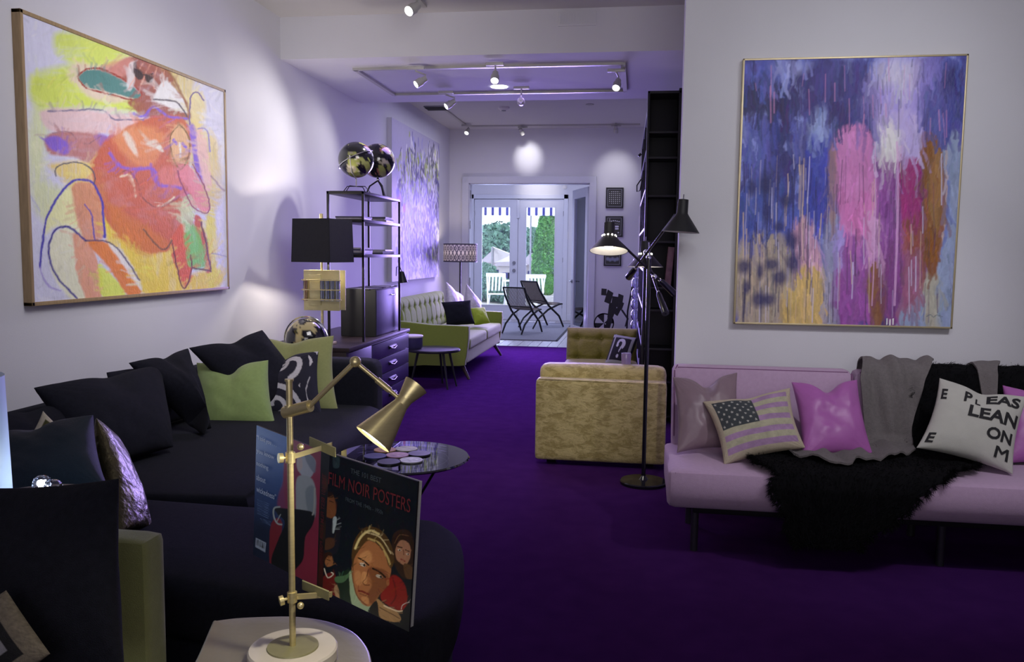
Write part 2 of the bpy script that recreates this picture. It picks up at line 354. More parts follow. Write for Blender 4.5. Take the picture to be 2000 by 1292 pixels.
mat('art', attr=True, rough=.55, var=.07, vscale=40, bump=.35, bscale=90, stretch=(1, 1, .5))
mat('print', attr=True, rough=.35, var=.03, vscale=60)
mat('print_cloth', attr=True, rough=.9, var=.10, vscale=90, bump=.3, bscale=400)
mat('oak', (.36, .25, .13), .5, var=.25, vscale=9, stretch=(8, 8, 1))
mat('gilt', (.50, .42, .26), .4, .5, var=.1)
mat('black_cloth', (.0125, .0132, .021), .95, var=.25, vscale=60, bump=.6, bscale=500, sheen=.03, spec=.06)
mat('pink_cloth', (.52, .365, .53), .9, var=.06, vscale=60, bump=.35, bscale=500, sheen=.15, spec=.1)
mat('pink_piping', (.20, .09, .19), .9)
mat('green_cloth', (.24, .33, .12), .9, var=.08, vscale=60, bump=.4, bscale=500, sheen=.2, spec=.1)
mat('olive_cloth', (.27, .29, .12), .9, var=.08, vscale=60, bump=.4, bscale=500, sheen=.2, spec=.1)
mat('teal_cloth', (.012, .030, .048), .65, var=.3, vscale=200, bump=.8, bscale=700)
mat('sofa_green', (.235, .31, .045), .85, var=.06, vscale=50, bump=.2, bscale=400, sheen=.2, spec=.15)
mat('lime_cloth', (.36, .48, .03), .85, var=.05)
mat('chair_olive', (.165, .150, .012), .8, var=.18, vscale=25, bump=.4, bscale=60, sheen=.2)
def crushed():
    m = mat('crushed_velvet', (.46, .36, .115), .55, var=.1, vscale=8, sheen=.3)
    nt = m.node_tree; N = nt.nodes; L = nt.links; p = N['Principled BSDF']
    tc = N.new('ShaderNodeTexCoord'); mp = N.new('ShaderNodeMapping'); mp.inputs['Scale'].default_value = (1, 1, 1.9); L.new(tc.outputs['Object'], mp.inputs[0])
    n = N.new('ShaderNodeTexNoise'); n.inputs['Scale'].default_value = 14; n.inputs['Detail'].default_value = 10; n.inputs['Roughness'].default_value = .74; n.inputs['Distortion'].default_value = .5; L.new(mp.outputs[0], n.inputs[0])
    cr = N.new('ShaderNodeValToRGB'); cr.color_ramp.elements[0].position = .43; cr.color_ramp.elements[0].color = (.34, .265, .08, 1); cr.color_ramp.elements[1].position = .56; cr.color_ramp.elements[1].color = (.56, .46, .19, 1)
    L.new(n.outputs[0], cr.inputs[0]); L.new(cr.outputs[0], p.inputs['Base Color'])
    b = N.new('ShaderNodeBump'); b.inputs['Strength'].default_value = .8; b.inputs['Distance'].default_value = .012; L.new(n.outputs[0], b.inputs['Height']); L.new(b.outputs[0], p.inputs['Normal'])
crushed()
mat('mauve_satin', (.24, .165, .20), .42, var=.06, vscale=12, bump=.15, bscale=25)
mat('magenta_satin', (.40, .12, .40), .42, var=.06, vscale=12, bump=.15, bscale=25)
mat('gold_leather', (.085, .072, .035), .30, .7, var=.6, vscale=14, bump=1.0, bscale=22)
mat('grey_knit', (.22, .20, .20), .95, var=.15, vscale=80, bump=.9, bscale=350)
mat('fur', (.004, .004, .005), .9, var=.3, spec=.1)
mat('silver_cloth', (.50, .47, .50), .45, .2, var=.25, vscale=30, bump=.4, bscale=60)
mat('dark_wood', (.028, .018, .020), .42, var=.3, vscale=10, stretch=(2, 2, 8))
mat('walnut', (.05, .03, .02), .5, var=.3)
mat('ink', (.008, .008, .01), .8)
mat('chalk', (.62, .62, .62), .85)
mat('paper', (.62, .62, .66), .7)
mat('table_stone', (.20, .185, .145), .42, var=.10, vscale=14, bump=.05)
mat('lacquer_black', (.008, .008, .012), .12, var=.1, spec=.5)
mat('brass_plate', (.30, .29, .15), .5, .35, var=.08, vscale=40)
mat('lime_wash_brass', (.62, .56, .30), .38, .6, var=.12, vscale=18)
def marble():
    m = mat('marble', (.62, .58, .52), .25, var=.15, vscale=7, coat=.3)
    return m
marble()
glass('clear_glass'); glass('smoky_glass', (.55, .5, .68), .10); glass('pane_glass', (.97, .98, 1), .03)
# ================================================================== room shell
def struct(name, mb, m, parent=None, smooth=0, label=None): return mb.build(name, m, parent, smooth=smooth, kind='structure' if parent is None else None, label=label)
struct('floor', MB().box((-2.8, -1.6, -.1), (3.3, 12.4, 0)), 'carpet', label='deep purple wall-to-wall carpet')
struct('wall_left', MB().box((-2.95, -1.6, 0), (-2.8, 12.4, 3.3)), 'wall')
struct('wall_right', MB().box((.225, 4.75, 0), (3.3, 4.90, 3.3)), 'wall')
struct('wall_side', MB().box((3.3, -1.6, 0), (3.45, 4.9, 3.3)), 'wall')
struct('wall_rear', MB().box((-2.95, -1.75, 0), (3.45, -1.6, 3.3)), 'wall')
struct('wall_passage', MB().box((.42, 4.9, 0), (.57, 12.4, 3.3)), 'wall')
OX0, OX1, OZ = -2.51, -.70, 2.42
struct('wall_back', MB().box((-3.85, 12.4, 0), (OX0, 12.55, 3.3)).box((OX1, 12.4, 0), (.57, 12.55, 3.3)).box((OX0, 12.4, OZ), (OX1, 12.55, 3.3)), 'wall')
struct('ceiling', MB().box((-2.95, -1.6, 3.2), (3.45, 12.4, 3.3)), 'ceiling')
struct('ceiling_beam', MB().box((-2.8, 6.40, 2.88), (.42, 8.32, 3.2)), 'wall', label='wide dropped ceiling beam across the passage')
fl2 = struct('floor_far', MB().box((-3.85, 12.4, -.1), (.2, 17.55, -.02)), 'black_paint', label='grey wooden floor beyond the opening')
pm = {}
for i in range(26):
    x = -3.7+i*.15; y = 12.4-(i % 3)*.6
    while y < 17.4:
        y0 = max(y, 12.4); y1 = min(y+1.8, 17.4); key = (round(y1-y0, 2),)
        if y1-y0 > .05:
            if key not in pm: pm[key] = rbox((x+.003, y0+.003, -.02), (x+.147, y1-.003, 0), .003).build('plank', 'plank', fl2, smooth=0, loc=(x, y0, 0))
            else: o = pm[key].copy(); COL.objects.link(o); o.location = (x, y0, 0)
        y += 1.8
struct('wall_far_left', MB().box((-3.85, 12.55, 0), (-3.7, 17.4, 3.3)), 'wall')
struct('wall_far_right', MB().box((.05, 12.55, 0), (.2, 17.4, 3.3)), 'wall')
struct('ceiling_far', MB().box((-3.85, 12.4, 3.2), (.2, 17.55, 3.3)), 'ceiling')
DX0, DX1, DZ, DY = -3.42, -1.50, 2.52, 17.4
WX0, WX1 = -1.12, -.62
struct('wall_far', MB().box((-3.85, DY, 0), (DX0, DY+.15, 3.3)).box((DX1, DY, 0), (WX0, DY+.15, 3.3)).box((WX1, DY, 0), (.2, DY+.15, 3.3)).box((DX0, DY, DZ), (DX1, DY+.15, 3.3)).box((WX0, DY, 0), (WX1, DY+.15, .25)).box((WX0, DY, 2.4), (WX1, DY+.15, 3.3)), 'wall')
w1 = struct('window_1', MB().box((WX0, DY+.02, .25), (WX0+.05, DY+.1, 2.4)).box((WX1-.05, DY+.02, .25), (WX1, DY+.1, 2.4)).box((WX0, DY+.02, 1.55), (WX1, DY+.1, 1.62)).box((WX0, DY+.02, .25), (WX1, DY+.1, .31)).box((WX0, DY+.02, 2.34), (WX1, DY+.1, 2.4)), 'trim', label='narrow window beside the french doors')
MB().box((WX0+.05, DY+.05, .31), (WX1-.05, DY+.056, 2.34)).build('pane', 'pane_glass', w1, smooth=0)
# casing of the opening, french doors
struct('trim_1', cmb(rbox((OX0-.09, 12.36, 0), (OX0+.01, 12.41, OZ+.09)), rbox((OX1-.01, 12.36, 0), (OX1+.09, 12.41, OZ+.09)), rbox((OX0-.09, 12.36, OZ-.01), (OX1+.09, 12.42, OZ+.09)), MB().box((OX0, 12.4, 0), (OX0+.02, 12.56, OZ)).box((OX1-.02, 12.4, 0), (OX1, 12.56, OZ)).box((OX0, 12.4, OZ-.02), (OX1, 12.56, OZ))), 'trim', label='white casing around the wide opening')
struct('trim_2', cmb(rbox((DX0-.07, DY-.03, 0), (DX0+.02, DY+.02, DZ+.07)), rbox((DX1-.02, DY-.03, 0), (DX1+.07, DY+.02, DZ+.07)), rbox((DX0-.07, DY-.03, DZ-.02), (DX1+.07, DY+.02, DZ+.07)), MB().box((DX0, DY-.0, 0), (DX1, DY+.14, .03))), 'trim', label='white frame around the french doors')
MB().box((DX0, DY+.066, DZ-.09), (DX1, DY+.10, DZ)).box((DX0, DY+.066, 0), (DX0+.07, DY+.10, DZ)).box((DX1-.07, DY+.066, 0), (DX1, DY+.10, DZ)).box((-2.50, DY+.066, .03), (-2.44, DY+.09, DZ)).box((DX0, DY+.066, .03), (DX1, DY+.10, .07)).build('light_block_strip', 'trim', bpy.data.objects['trim_2'], smooth=0)  # strips added behind the leaves to block light leaking through the gaps
for nm, a, b in (('baseboard_left', (-2.8, -1.6, 0), (-2.785, 12.4, .12)), ('baseboard_right', (.225, 4.735, 0), (3.3, 4.75, .12)), ('baseboard_far', (-1.43, DY-.015, 0), (.05, DY, .12)), ('baseboard_back', (OX1+.09, 12.385, 0), (.42, 12.4, .12))):
    struct(nm, rbox(a, b, .004), 'trim')
mat('hinge', (.25, .25, .28), .4, .8)
def leaf_door(name, x0, x1, y, z1, gx0, gx1, gz0, gz1, label):
    d = MB().box((x0, y, .03), (gx0, y+.045, z1)).box((gx1, y, .03), (x1, y+.045, z1)).box((gx0, y, .03), (gx1, y+.045, gz0)).box((gx0, y, gz1), (gx1, y+.045, z1)).build(name, 'trim', None, smooth=0, loc=(x0, y, 0), kind='structure', label=label)
    MB().box((gx0, y+.018, gz0), (gx1, y+.024, gz1)).build('pane', 'pane_glass', d, smooth=0)
    b = MB()
    for a0, a1, c0, c1 in ((gx0-.012, gx0+.006, gz0, gz1), (gx1-.006, gx1+.012, gz0, gz1), (gx0-.012, gx1+.012, gz0-.012, gz0+.006), (gx0-.012, gx1+.012, gz1-.006, gz1+.012)): b.box((a0, y-.008, c0), (a1, y+.0, c1))
    b.build('glazing_bead', 'trim', d, smooth=0)
    return d
d1 = leaf_door('door_1', DX0+.025, -2.475, DY+.02, DZ-.03, -3.235, -2.635, .29, 2.33, 'left french door with tall glass pane')
d2 = leaf_door('door_2', -2.465, DX1-.025, DY+.02, DZ-.03, -2.30, -1.70, .29, 2.33, 'right french door with tall glass pane')
for z in (1.02, 1.18): MB().lathe([(0, -.05), (.028, -.05), (.034, -.03), (.034, -.0), (0, 0)], (-2.545, DY+.015, z), (0, 1, 0), 16).build('door_lock' if z > 1.1 else 'door_knob', 'hinge', d1)
rbox((-2.50, DY-.01, 2.1), (-2.44, DY+.018, DZ-.04), .004).build('astragal', 'trim', d2)
for x in (DX0+.02, DX1-.02):
    for z in (.3, 1.25, 2.2):
        tube('hinge', [(x, DY+.005, z-.05), (x, DY+.005, z+.05)], .012, 'hinge', d1 if x < -2.5 else d2, 8)
# open glazed leaf, hinged on the right jamb
A = Vector((OX1-.03, 12.60, 0)); Bv = Vector((-1.02, 13.45, 0)); L_ = (Bv-A).length; dr = thing('door_3', 'open glazed door leaf folded into the far room', None, tuple(A)); dr['kind'] = 'structure'
ang = math.atan2((Bv-A).y, (Bv-A).x)
def lp(name, mb, m):
    rotm = Matrix.Rotation(ang, 3, 'Z'); mb.v = [tuple(rotm @ Vector(v)+A) for v in mb.v]; return mb.build(name, m, dr, smooth=30)
lp('door_frame', MB().box((0, -.02, .02), (.12, .02, 2.38)).box((L_-.12, -.02, .02), (L_, .02, 2.38)).box((.12, -.02, .02), (L_-.12, .02, .26)).box((.12, -.02, 2.24), (L_-.12, .02, 2.38)), 'trim')
lp('pane', MB().box((.12, -.003, .26), (L_-.12, .003, 2.24)), 'pane_glass')
lp('door_handle', MB().tube([(L_-.06, -.07, .95), (L_-.06, .07, .95)], .011, 10).tube([(L_-.06, .065, .95), (L_-.17, .07, .95)], .010, 10).lathe([(0, 0), (.028, 0), (.028, .012), (0, .012)], (L_-.06, .02, .95), (0, 1, 0), 16), 'hinge')
for z in (.35, 1.15, 2.0): lp('hinge', MB().tube([(.0, -.03, z-.06), (.0, -.03, z+.06)], .014, 8), 'hinge')
for z in (.95, 1.35, 1.8, 2.25): MB().box((OX0+.02, 12.42, z-.06), (OX0+.03, 12.47, z+.06)).build('hinge_plate', 'hinge', bpy.data.objects['trim_1'], smooth=0)
# vent grille painted on the beam face
vg = rbox(at(1090, 52, y=6.40)-Vector((0, .012, 0)), (at(1165, 22, y=6.4).x, 6.40, at(1165, 22, y=6.4).z), .003).build('air_vent', 'wall', None, loc=(at(1128, 37, y=6.4).x, 6.4, at(1128, 37, y=6.4).z), label='wall-coloured air vent high on the beam face', cat='vent')
va, vb = at(1090, 52, y=6.40), at(1165, 22, y=6.4)
for i in range(14):
    x = va.x+.012+i*(vb.x-va.x-.03)/13; MB().box((x, 6.382, va.z+.015), (x+.006, 6.389, vb.z-.015)).build('slat', 'wall', vg, smooth=0)
# ================================================================== track lights
def rail(name, pts, label, z):
    t = thing(name, label, 'track', tuple(sum((Vector(p) for p in pts), Vector())/len(pts)))
    for a, b in zip(pts[:-1], pts[1:]):
        a, b = Vector(a), Vector(b); d = (b-a).normalized(); s = Vector((-d.y, d.x, 0))*.018
        MB().extr([a-s+Vector((0, 0, -.02)), a+s+Vector((0, 0, -.02)), a+s, a-s], b-a).build('rail', 'light_metal', t, smooth=0)
    return t
zb = 2.88; zc = 3.2
r1 = [tuple(at(690, 137, z=2.865)), tuple(at(1217, 125, z=2.865)), tuple(at(1210, 179, z=2.865)), tuple(at(767, 186, z=2.865)), tuple(at(700, 146, z=2.865))]
r1 = [(p[0], p[1], 2.88) for p in r1]; r1[1] = (r1[1][0], r1[0][1], 2.88); r1[3] = (r1[0][0]+.02, r1[3][1], 2.88); r1[2] = (r1[1][0], r1[3][1], 2.88); r1[4] = (r1[0][0]+.02, r1[0][1], 2.88)
rail('light_track', r1, 'white rectangular light track under the dropped beam', zb)
p0, p1, p2 = at(885, 218, z=3.185), at(912, 247, z=3.185), at(1250, 247, z=3.185)
rail('light_track', [(p1.x, p0.y-.2, 3.2), (p1.x, p1.y, 3.2), (p2.x, p1.y, 3.2)], 'white light track along the far ceiling before the opening', zc)
rail('light_track', [(at(803, 8, z=3.1).x, 3.2, 3.2), (at(803, 8, z=3.1).x, 6.2, 3.2)], 'white light track on the near ceiling at the top edge', zc)
def head(px, py, ztop, aim, lit, label, ad=None, w=0, deg=45, sc_=1.0, dz=.16, y=None, col=(1, .96, .92), x=None):
    """spot head whose lens centre shows at px,py, hanging dz under the track"""
    c = at(px, py, y=y) if y else at(px, py, x=x) if x else at(px, py, z=ztop-dz); d = (Vector(aim)-c).normalized(); t = thing('spotlight', label, 'spotlight', (c.x, c.y, ztop), 'track spotlights')
    back = c-d*.10*sc_; r = .033*sc_
    rbox((c.x-.07*sc_, c.y-.016, ztop-.045), (c.x+.07*sc_, c.y+.016, ztop-.02), .004).build('adapter', 'light_metal', t)
    j = back+Vector((0, 0, .03)); tube('stem', [(c.x, c.y, ztop-.03), (c.x, c.y, j.z+.02), tuple(j), tuple(back)], .007, 'light_metal', t, 8)
    MB().lathe([(0, 0), (r*.72, 0), (r*.78, .03*sc_), (r*.80, .04*sc_), (r, .045*sc_), (r, .10*sc_), (r*.9, .10*sc_), (r*.85, .085*sc_)], tuple(back), tuple(d), 20).build('lamp_body', 'light_metal', t)
    MB().lathe([(r*.86, 0), (r*.6, .006), (0, .008)], tuple(back+d*.084*sc_), tuple(d), 20).build('lens', 'lamp_glow_cool' if lit else 'light_metal', t)
    if w: spot('spot_beam', tuple(c+d*.03), aim, w, deg, .8, col)
    return t
head(798, 22, 3.2, (-2.6, 3.8, 1.6), True, 'lit spotlight on the near ceiling above the beam', dz=.15, w=0, sc_=1.15)
head(812, 165, 2.88, (-2.8, 5.9, 1.9), True, 'lit spotlight on the near rail, its left one', w=45, deg=90)
head(966, 158, 2.88, (-1.0, 5.0, .9), True, 'lit spotlight in the middle of the near rail', w=20, deg=60)
head(1203, 172, 2.88, (-.6, 5.2, .9), True, 'lit spotlight hanging at the right end of the near rail', w=16, deg=60, dz=.17)
head(871, 208, 2.88, (-2.8, 7.0, 1.9), True, 'lit spotlight on the far rail of the beam, left', w=30, deg=80)
head(1018, 200, 2.88, (-1.5, 12.4, 2.6), False, 'unlit looking spotlight turned away, on the rear rail of the beam', w=0, deg=30)
head(911, 260, 3.2, (-2.7, 10.6, 1.9), True, 'lit spotlight at the far corner of the far ceiling track', w=14, deg=60, dz=.14)
head(1021, 262, 3.2, (-1.5, 12.4, 2.7), False, 'spotlight turned to the wall above the opening', dz=.13)
head(1203, 259, 3.2, (-.3, 12.4, 2.2), False, 'spotlight turned to the small framed posters', dz=.13)
spot('beam_over_opening', (-1.62, 11.75, 3.12), (-1.62, 12.4, 2.80), 26, 40, 1, (1, .98, 1))
spot('beam_on_posters', (-.32, 11.6, 3.12), (-.34, 12.4, 2.50), 20, 48, 1, (1, .98, 1))
spot('beam_over_french_doors', (-2.1, 16.6, 3.1), (-2.05, 17.4, 2.75), 26, 70, 1, (1, .95, .85))
spot('beam_on_left_painting', (-.6, 3.7, 3.1), (-2.8, 4.6, 1.85), 62, 46, 1, (1, .96, .94))
spot('beam_on_right_painting', (1.5, 2.6, 3.1), (1.15, 4.75, 1.9), 36, 52, 1, (.93, .94, 1))
spot('beam_on_pink_sofa', (1.9, 2.4, 3.1), (1.1, 4.25, .62), 78, 50, .7, (.98, .93, 1))
spot('beam_on_black_sofa', (-.2, 2.2, 3.1), (-1.9, 3.9, .5), 45, 50, 1, (.93, .93, 1))
spot('beam_on_side_table', (-.2, .4, 3.1), (-.75, 1.6, .6), 10, 30, 1, (1, .93, .8))
spot('beam_on_yellow_sofa', (-.5, 3.2, 3.1), (-.2, 5.4, .35), 60, 32, 1, (1, .95, .82))
cd = at(975, 170, z=2.875); MB().lathe([(.075, 0), (.075, -.006), (.06, -.008), (0, -.008)], (cd.x, cd.y, 2.88)).build('downlight', 'lamp_glow_cool', None, loc=(cd.x, cd.y, 2.872), label='small round recessed light in the beam underside', cat='downlight')
q = at(984, 214, z=3.17); sd = thing('smoke_detector', 'white round smoke detector on the far ceiling', 'smoke detector', (q.x, q.y, 3.2)); MB().lathe([(.07, 0), (.07, -.02), (.05, -.04), (0, -.042)], (q.x, q.y, 3.2)).build('detector_body', 'shade_white', sd); MB().lathe([(.03, -.041), (.028, -.048), (0, -.048)], (q.x, q.y, 3.2), n=16).build('detector_cap', 'hinge', sd)
q = at(851, 211, z=3.19); gr = rbox((q.x-.13, q.y-.11, 3.186), (q.x+.13, q.y+.11, 3.2), .003).build('ceiling_vent', 'hinge', None, loc=(q.x, q.y, 3.19), label='small dark slotted vent in the far ceiling', cat='vent')
for i in range(6): MB().box((q.x-.12, q.y-.09+i*.035, 3.176), (q.x+.12, q.y-.075+i*.035, 3.186)).build('slat', 'black_paint', gr, smooth=0)
q = at(1152, 205, z=3.19); MB().lathe([(.05, 0), (.05, -.01), (.02, -.02), (0, -.02)], (q.x, q.y, 3.2), n=18).build('sprinkler', 'light_metal', None, loc=(q.x, q.y, 3.19), label='small round sprinkler cap on the far ceiling', cat='sprinkler')
q = at(1103, 365, y=17.38); MB().lathe([(.045, 0), (.045, .02), (.03, .03), (0, .03)], (q.x, 17.4, q.z), (0, -1, 0), 18).build('alarm_sounder', 'shade_white', None, loc=(q.x, 17.39, q.z), label='round white sounder above the right french door', cat='alarm')
q = at(1106, 460, y=17.38); rbox((q.x-.04, 17.375, q.z-.08), (q.x+.04, 17.4, q.z+.08), .006).build('switch_plate', 'shade_white', None, loc=(q.x, 17.39, q.z), label='white control panel on the wall beside the french doors', cat='switch')
# ================================================================== paintings
def paint1():
    p = Paint(300, 260, [(80, 30), (875, 350), (880, 1122), (140, 1185)], (188, 188, 205), 1.5, warp=7)
    W = (205, 205, 215); YG = (185, 200, 70); Y = (205, 180, 45); OR = (176, 88, 50); BR = (138, 72, 50); PK = (205, 165, 160); PU = (115, 85, 185); PY = (205, 218, 150)
    p.poly([(215, 120), (330, 120), (520, 205), (450, 250), (330, 265), (225, 200)], YG, 30, .9, streak=.6, sx=.01, sy=.08)
    p.poly([(120, 290), (250, 250), (330, 260), (330, 330), (540, 380), (530, 440), (380, 420), (150, 420)], YG, 35, .95, streak=.5, sx=.01, sy=.08)
    p.poly([(600, 230), (750, 300), (750, 440), (840, 540), (860, 760), (800, 820), (700, 500), (640, 300)], (195, 175, 60), 25, .75, streak=.6)
    p.poly([(120, 430), (200, 440), (180, 700), (330, 760), (180, 870), (110, 700)], (195, 205, 110), 40, .6, streak=.5)
    p.poly([(200, 640), (380, 640), (420, 780), (400, 900), (240, 700)], Y, 20, .8, streak=.7)
    p.poly([(400, 780), (520, 880), (680, 960), (710, 1080), (830, 1040), (835, 1125), (560, 1150), (440, 1000)], Y, 16, .95, streak=.4, sx=.08, sy=.015)
    p.poly([(800, 840), (835, 840), (830, 1100), (800, 1100)], (200, 190, 50), 10, .9, streak=.5)
    p.poly([(260, 285), (330, 235), (470, 290), (520, 380), (380, 390)], (200, 180, 170), 18, .8)
    p.poly([(430, 260), (520, 208), (640, 250), (735, 400), (745, 455), (690, 470), (560, 450), (500, 400), (520, 380), (540, 350), (470, 300)], BR, 8, .95, streak=.4, sx=.05, sy=.05)
    p.poly([(350, 280), (450, 225), (510, 215), (520, 260), (460, 300), (400, 290)], (185, 125, 115), 12, .8)
    p.poly([(310, 290), (350, 262), (440, 285), (545, 355), (525, 378), (420, 352), (335, 330)], (75, 120, 115), 5, 1)
    p.line([(300, 290), (335, 335), (420, 360), (525, 385), (550, 350), (440, 280), (350, 255), (300, 290)], (140, 60, 45), 7)
    p.poly([(600, 375), (640, 310), (690, 340), (735, 430), (700, 430), (630, 400)], W, 8, .95)
    p.poly([(505, 240), (530, 235), (520, 330), (495, 340)], W, 8, .7)
    for a, b in (((500, 340), (560, 240)), ((540, 360), (585, 240)), ((600, 340), (610, 250)), ((640, 330), (640, 270))): p.line([a, b], (200, 150, 130), 5, 4, .7)
    p.poly([(525, 262), (556, 272), (558, 300), (540, 305), (527, 290)], (60, 45, 40), 4); p.poly([(566, 285), (595, 280), (597, 312), (576, 318)], (60, 45, 40), 4); p.line([(525, 262), (560, 285), (596, 280)], (50, 40, 40), 5)
    p.poly([(160, 430), (300, 425), (450, 440), (620, 470), (640, 550), (450, 520), (300, 525), (190, 505)], (200, 172, 170), 16, .95, streak=.3, sx=.01, sy=.06)
    p.poly([(180, 540), (240, 515), (420, 530), (490, 640), (430, 670), (300, 620), (200, 600)], (165, 105, 95), 10, .95, streak=.3, sx=.02, sy=.06)
    p.poly([(180, 545), (225, 530), (270, 560), (262, 605), (200, 580)], PU, 10, .95, streak=.5)
    p.poly([(370, 530), (430, 530), (440, 620), (420, 600)], PU, 12, .6)
    p.poly([(360, 640), (440, 530), (640, 440), (745, 500), (735, 650), (740, 720), (770, 790), (710, 860), (690, 960), (640, 985), (560, 985), (440, 900), (385, 780)], OR, 10, .97, streak=.22, sx=.02, sy=.03)
    p.poly([(440, 530), (560, 490), (640, 520), (600, 640), (520, 640)], (205, 140, 85), 22, .6); p.poly([(620, 660), (700, 660), (710, 720), (640, 740)], (195, 120, 110), 18, .7)
    p.poly([(430, 800), (560, 880), (660, 960), (560, 1000), (460, 920)], (185, 110, 45), 18, .8, streak=.5)
    p.poly([(480, 530), (500, 520), (540, 600), (525, 605)], (215, 195, 180), 10, .85); p.poly([(570, 560), (610, 545), (640, 590), (600, 575)], (225, 205, 195), 8, .9)
    p.line([(450, 690), (500, 665), (540, 720), (560, 780), (620, 810), (700, 770)], (105, 60, 50), 5, 4, .8); p.line([(470, 690), (510, 690), (530, 770)], (220, 190, 160), 8, 5, .9); p.line([(610, 805), (650, 795), (680, 770)], (225, 200, 170), 7, 5, .9)
    p.line([(430, 600), (470, 650), (540, 660), (600, 660), (620, 720), (700, 735), (740, 780)], PU, 12, 8, .85); p.line([(590, 640), (600, 700), (630, 730)], PU, 10, 8, .7)
    p.line([(520, 440), (560, 450), (600, 415), (660, 450), (730, 460)], (110, 85, 190), 9, 6, .9)
    p.line([(190, 430), (260, 432), (400, 425), (450, 460), (560, 465)], (60, 60, 110), 6, 4, .8); p.line([(210, 520), (270, 515), (330, 560), (400, 530)], (110, 80, 90), 4, 4, .7)
    p.poly([(280, 740), (330, 712), (375, 740), (412, 920), (350, 955), (300, 880)], (190, 130, 95), 10, .97, streak=.2)
    p.poly([(175, 920), (205, 820), (270, 735), (300, 860), (310, 900), (230, 890)], PY, 12, .95); p.poly([(195, 960), (235, 905), (320, 905), (360, 1170), (280, 1165), (215, 1080)], (215, 222, 175), 12, .95)
    p.poly([(285, 930), (340, 940), (385, 1030), (402, 1168), (335, 1168)], (200, 140, 110), 8, .95); p.poly([(345, 950), (430, 958), (500, 1040), (548, 1138), (495, 1150), (420, 1040)], (200, 115, 40), 8, .97)
    p.poly([(425, 955), (480, 985), (545, 1090), (550, 1135), (520, 1090), (460, 1010)], (215, 205, 205), 8, .9); p.poly([(385, 1040), (420, 1060), (490, 1150), (405, 1162)], (195, 210, 60), 8, .9)
    p.poly([(660, 960), (712, 870), (738, 980), (748, 1050), (722, 1118), (703, 1100)], (190, 90, 50), 6, 1); p.poly([(755, 850), (785, 870), (815, 1050), (785, 1052), (765, 960)], OR, 6, 1)
    p.poly([(715, 905), (762, 888), (792, 1045), (740, 1050), (722, 1000)], (105, 175, 80), 8, .95, streak=.3); p.poly([(705, 790), (735, 760), (765, 800), (740, 890), (712, 900)], (180, 190, 150), 6, .9)
    p.poly([(695, 670), (745, 655), (812, 790), (800, 832), (770, 812)], (200, 125, 130), 8, .95); p.poly([(738, 500), (766, 498), (795, 700), (768, 690)], PU, 6, .95); p.poly([(764, 505), (805, 528), (822, 725), (790, 722)], (210, 170, 160), 8, .95)
    p.poly([(745, 370), (790, 360), (800, 470), (760, 500)], (210, 190, 120), 14, .8)
    p.ell(702, 560, 36, 78, (200, 165, 120), .2, .9); p.line([(702, 485), (735, 530), (735, 610), (700, 665), (672, 610), (668, 530), (702, 485)], (125, 90, 45), 6); p.line([(680, 545), (690, 560)], PU, 10, 4); p.line([(712, 560), (724, 575)], PU, 10, 4); p.line([(702, 560), (700, 610)], (230, 220, 225), 8, 5)
    p.dabs(1800, 34, 8, .10, seed=5, alpha=.42)
    DB = (62, 55, 150)
    p.line([(165, 1050), (170, 960), (195, 840), (245, 745), (300, 705), (365, 715), (398, 790), (412, 930)], DB, 9, 4); p.line([(305, 1165), (235, 1090), (200, 1010), (197, 950), (225, 902), (275, 893), (340, 945)], (55, 48, 120), 8, 4)
    p.line([(335, 945), (430, 950), (480, 1000), (545, 1095)], (70, 60, 90), 6, 4); p.line([(335, 800), (360, 840), (375, 940)], DB, 5, 3); p.line([(165, 1050), (185, 1110), (240, 1140)], (130, 110, 180), 6, 5, .8)
    p.line([(222, 690), (225, 650), (300, 635), (365, 670), (372, 720)], (70, 70, 80), 5, 3); p.line([(668, 950), (700, 1100), (718, 1122), (745, 1050), (740, 1000)], (100, 50, 40), 5, 3); p.line([(745, 1050), (805, 1058), (812, 1040), (780, 870)], (90, 55, 50), 6, 3)
    p.line([(740, 480), (745, 380), (775, 355), (795, 390)], (90, 70, 130), 5, 3); p.line([(770, 500), (810, 510), (820, 590)], (130, 120, 170), 5, 3); p.line([(690, 670), (740, 800), (800, 832), (812, 780), (750, 640)], (130, 60, 80), 5, 3)
    p.line([(640, 250), (700, 330), (740, 440)], (130, 85, 40), 8, 6, .8); p.line([(600, 385), (680, 390), (730, 450)], (60, 50, 60), 6, 4); p.line([(820, 690), (870, 745)], (120, 90, 110), 6, 5, .7); p.line([(560, 900), (630, 975), (668, 940)], (70, 60, 40), 6, 4, .8)
    p.line([(820, 990), (870, 1003)], (120, 120, 160), 4, 3, .7); p.line([(120, 765), (160, 830)], (150, 150, 190), 5, 4, .6)
    return p
XL = -2.755
y0, y1 = at(39, 15, x=XL).y, at(441, 176, x=XL).y; z1, z0 = (at(39, 15, x=XL).z+at(441, 176, x=XL).z)/2, (at(70, 597, x=XL).z+at(443, 565, x=XL).z)/2
pt = thing('painting', 'large abstract figure painting in orange, yellow and teal', 'painting', (-2.8, (y0+y1)/2, z0))
cmb(rbox((-2.8, y0, z0), (XL, y0+.018, z1), .002), rbox((-2.8, y1-.018, z0), (XL, y1, z1), .002), rbox((-2.8, y0, z0), (XL, y1, z0+.018), .002), rbox((-2.8, y0, z1-.018), (XL, y1, z1), .002)).build('picture_frame', 'oak', pt)
mb, cc = paint1().mesh([(XL-.006, y0+.014, z1-.014), (XL-.006, y1-.014, z1-.014), (XL-.006, y1-.014, z0+.014), (XL-.006, y0+.014, z0+.014)]); mb.build('canvas', 'art', pt, smooth=0, cols=cc)
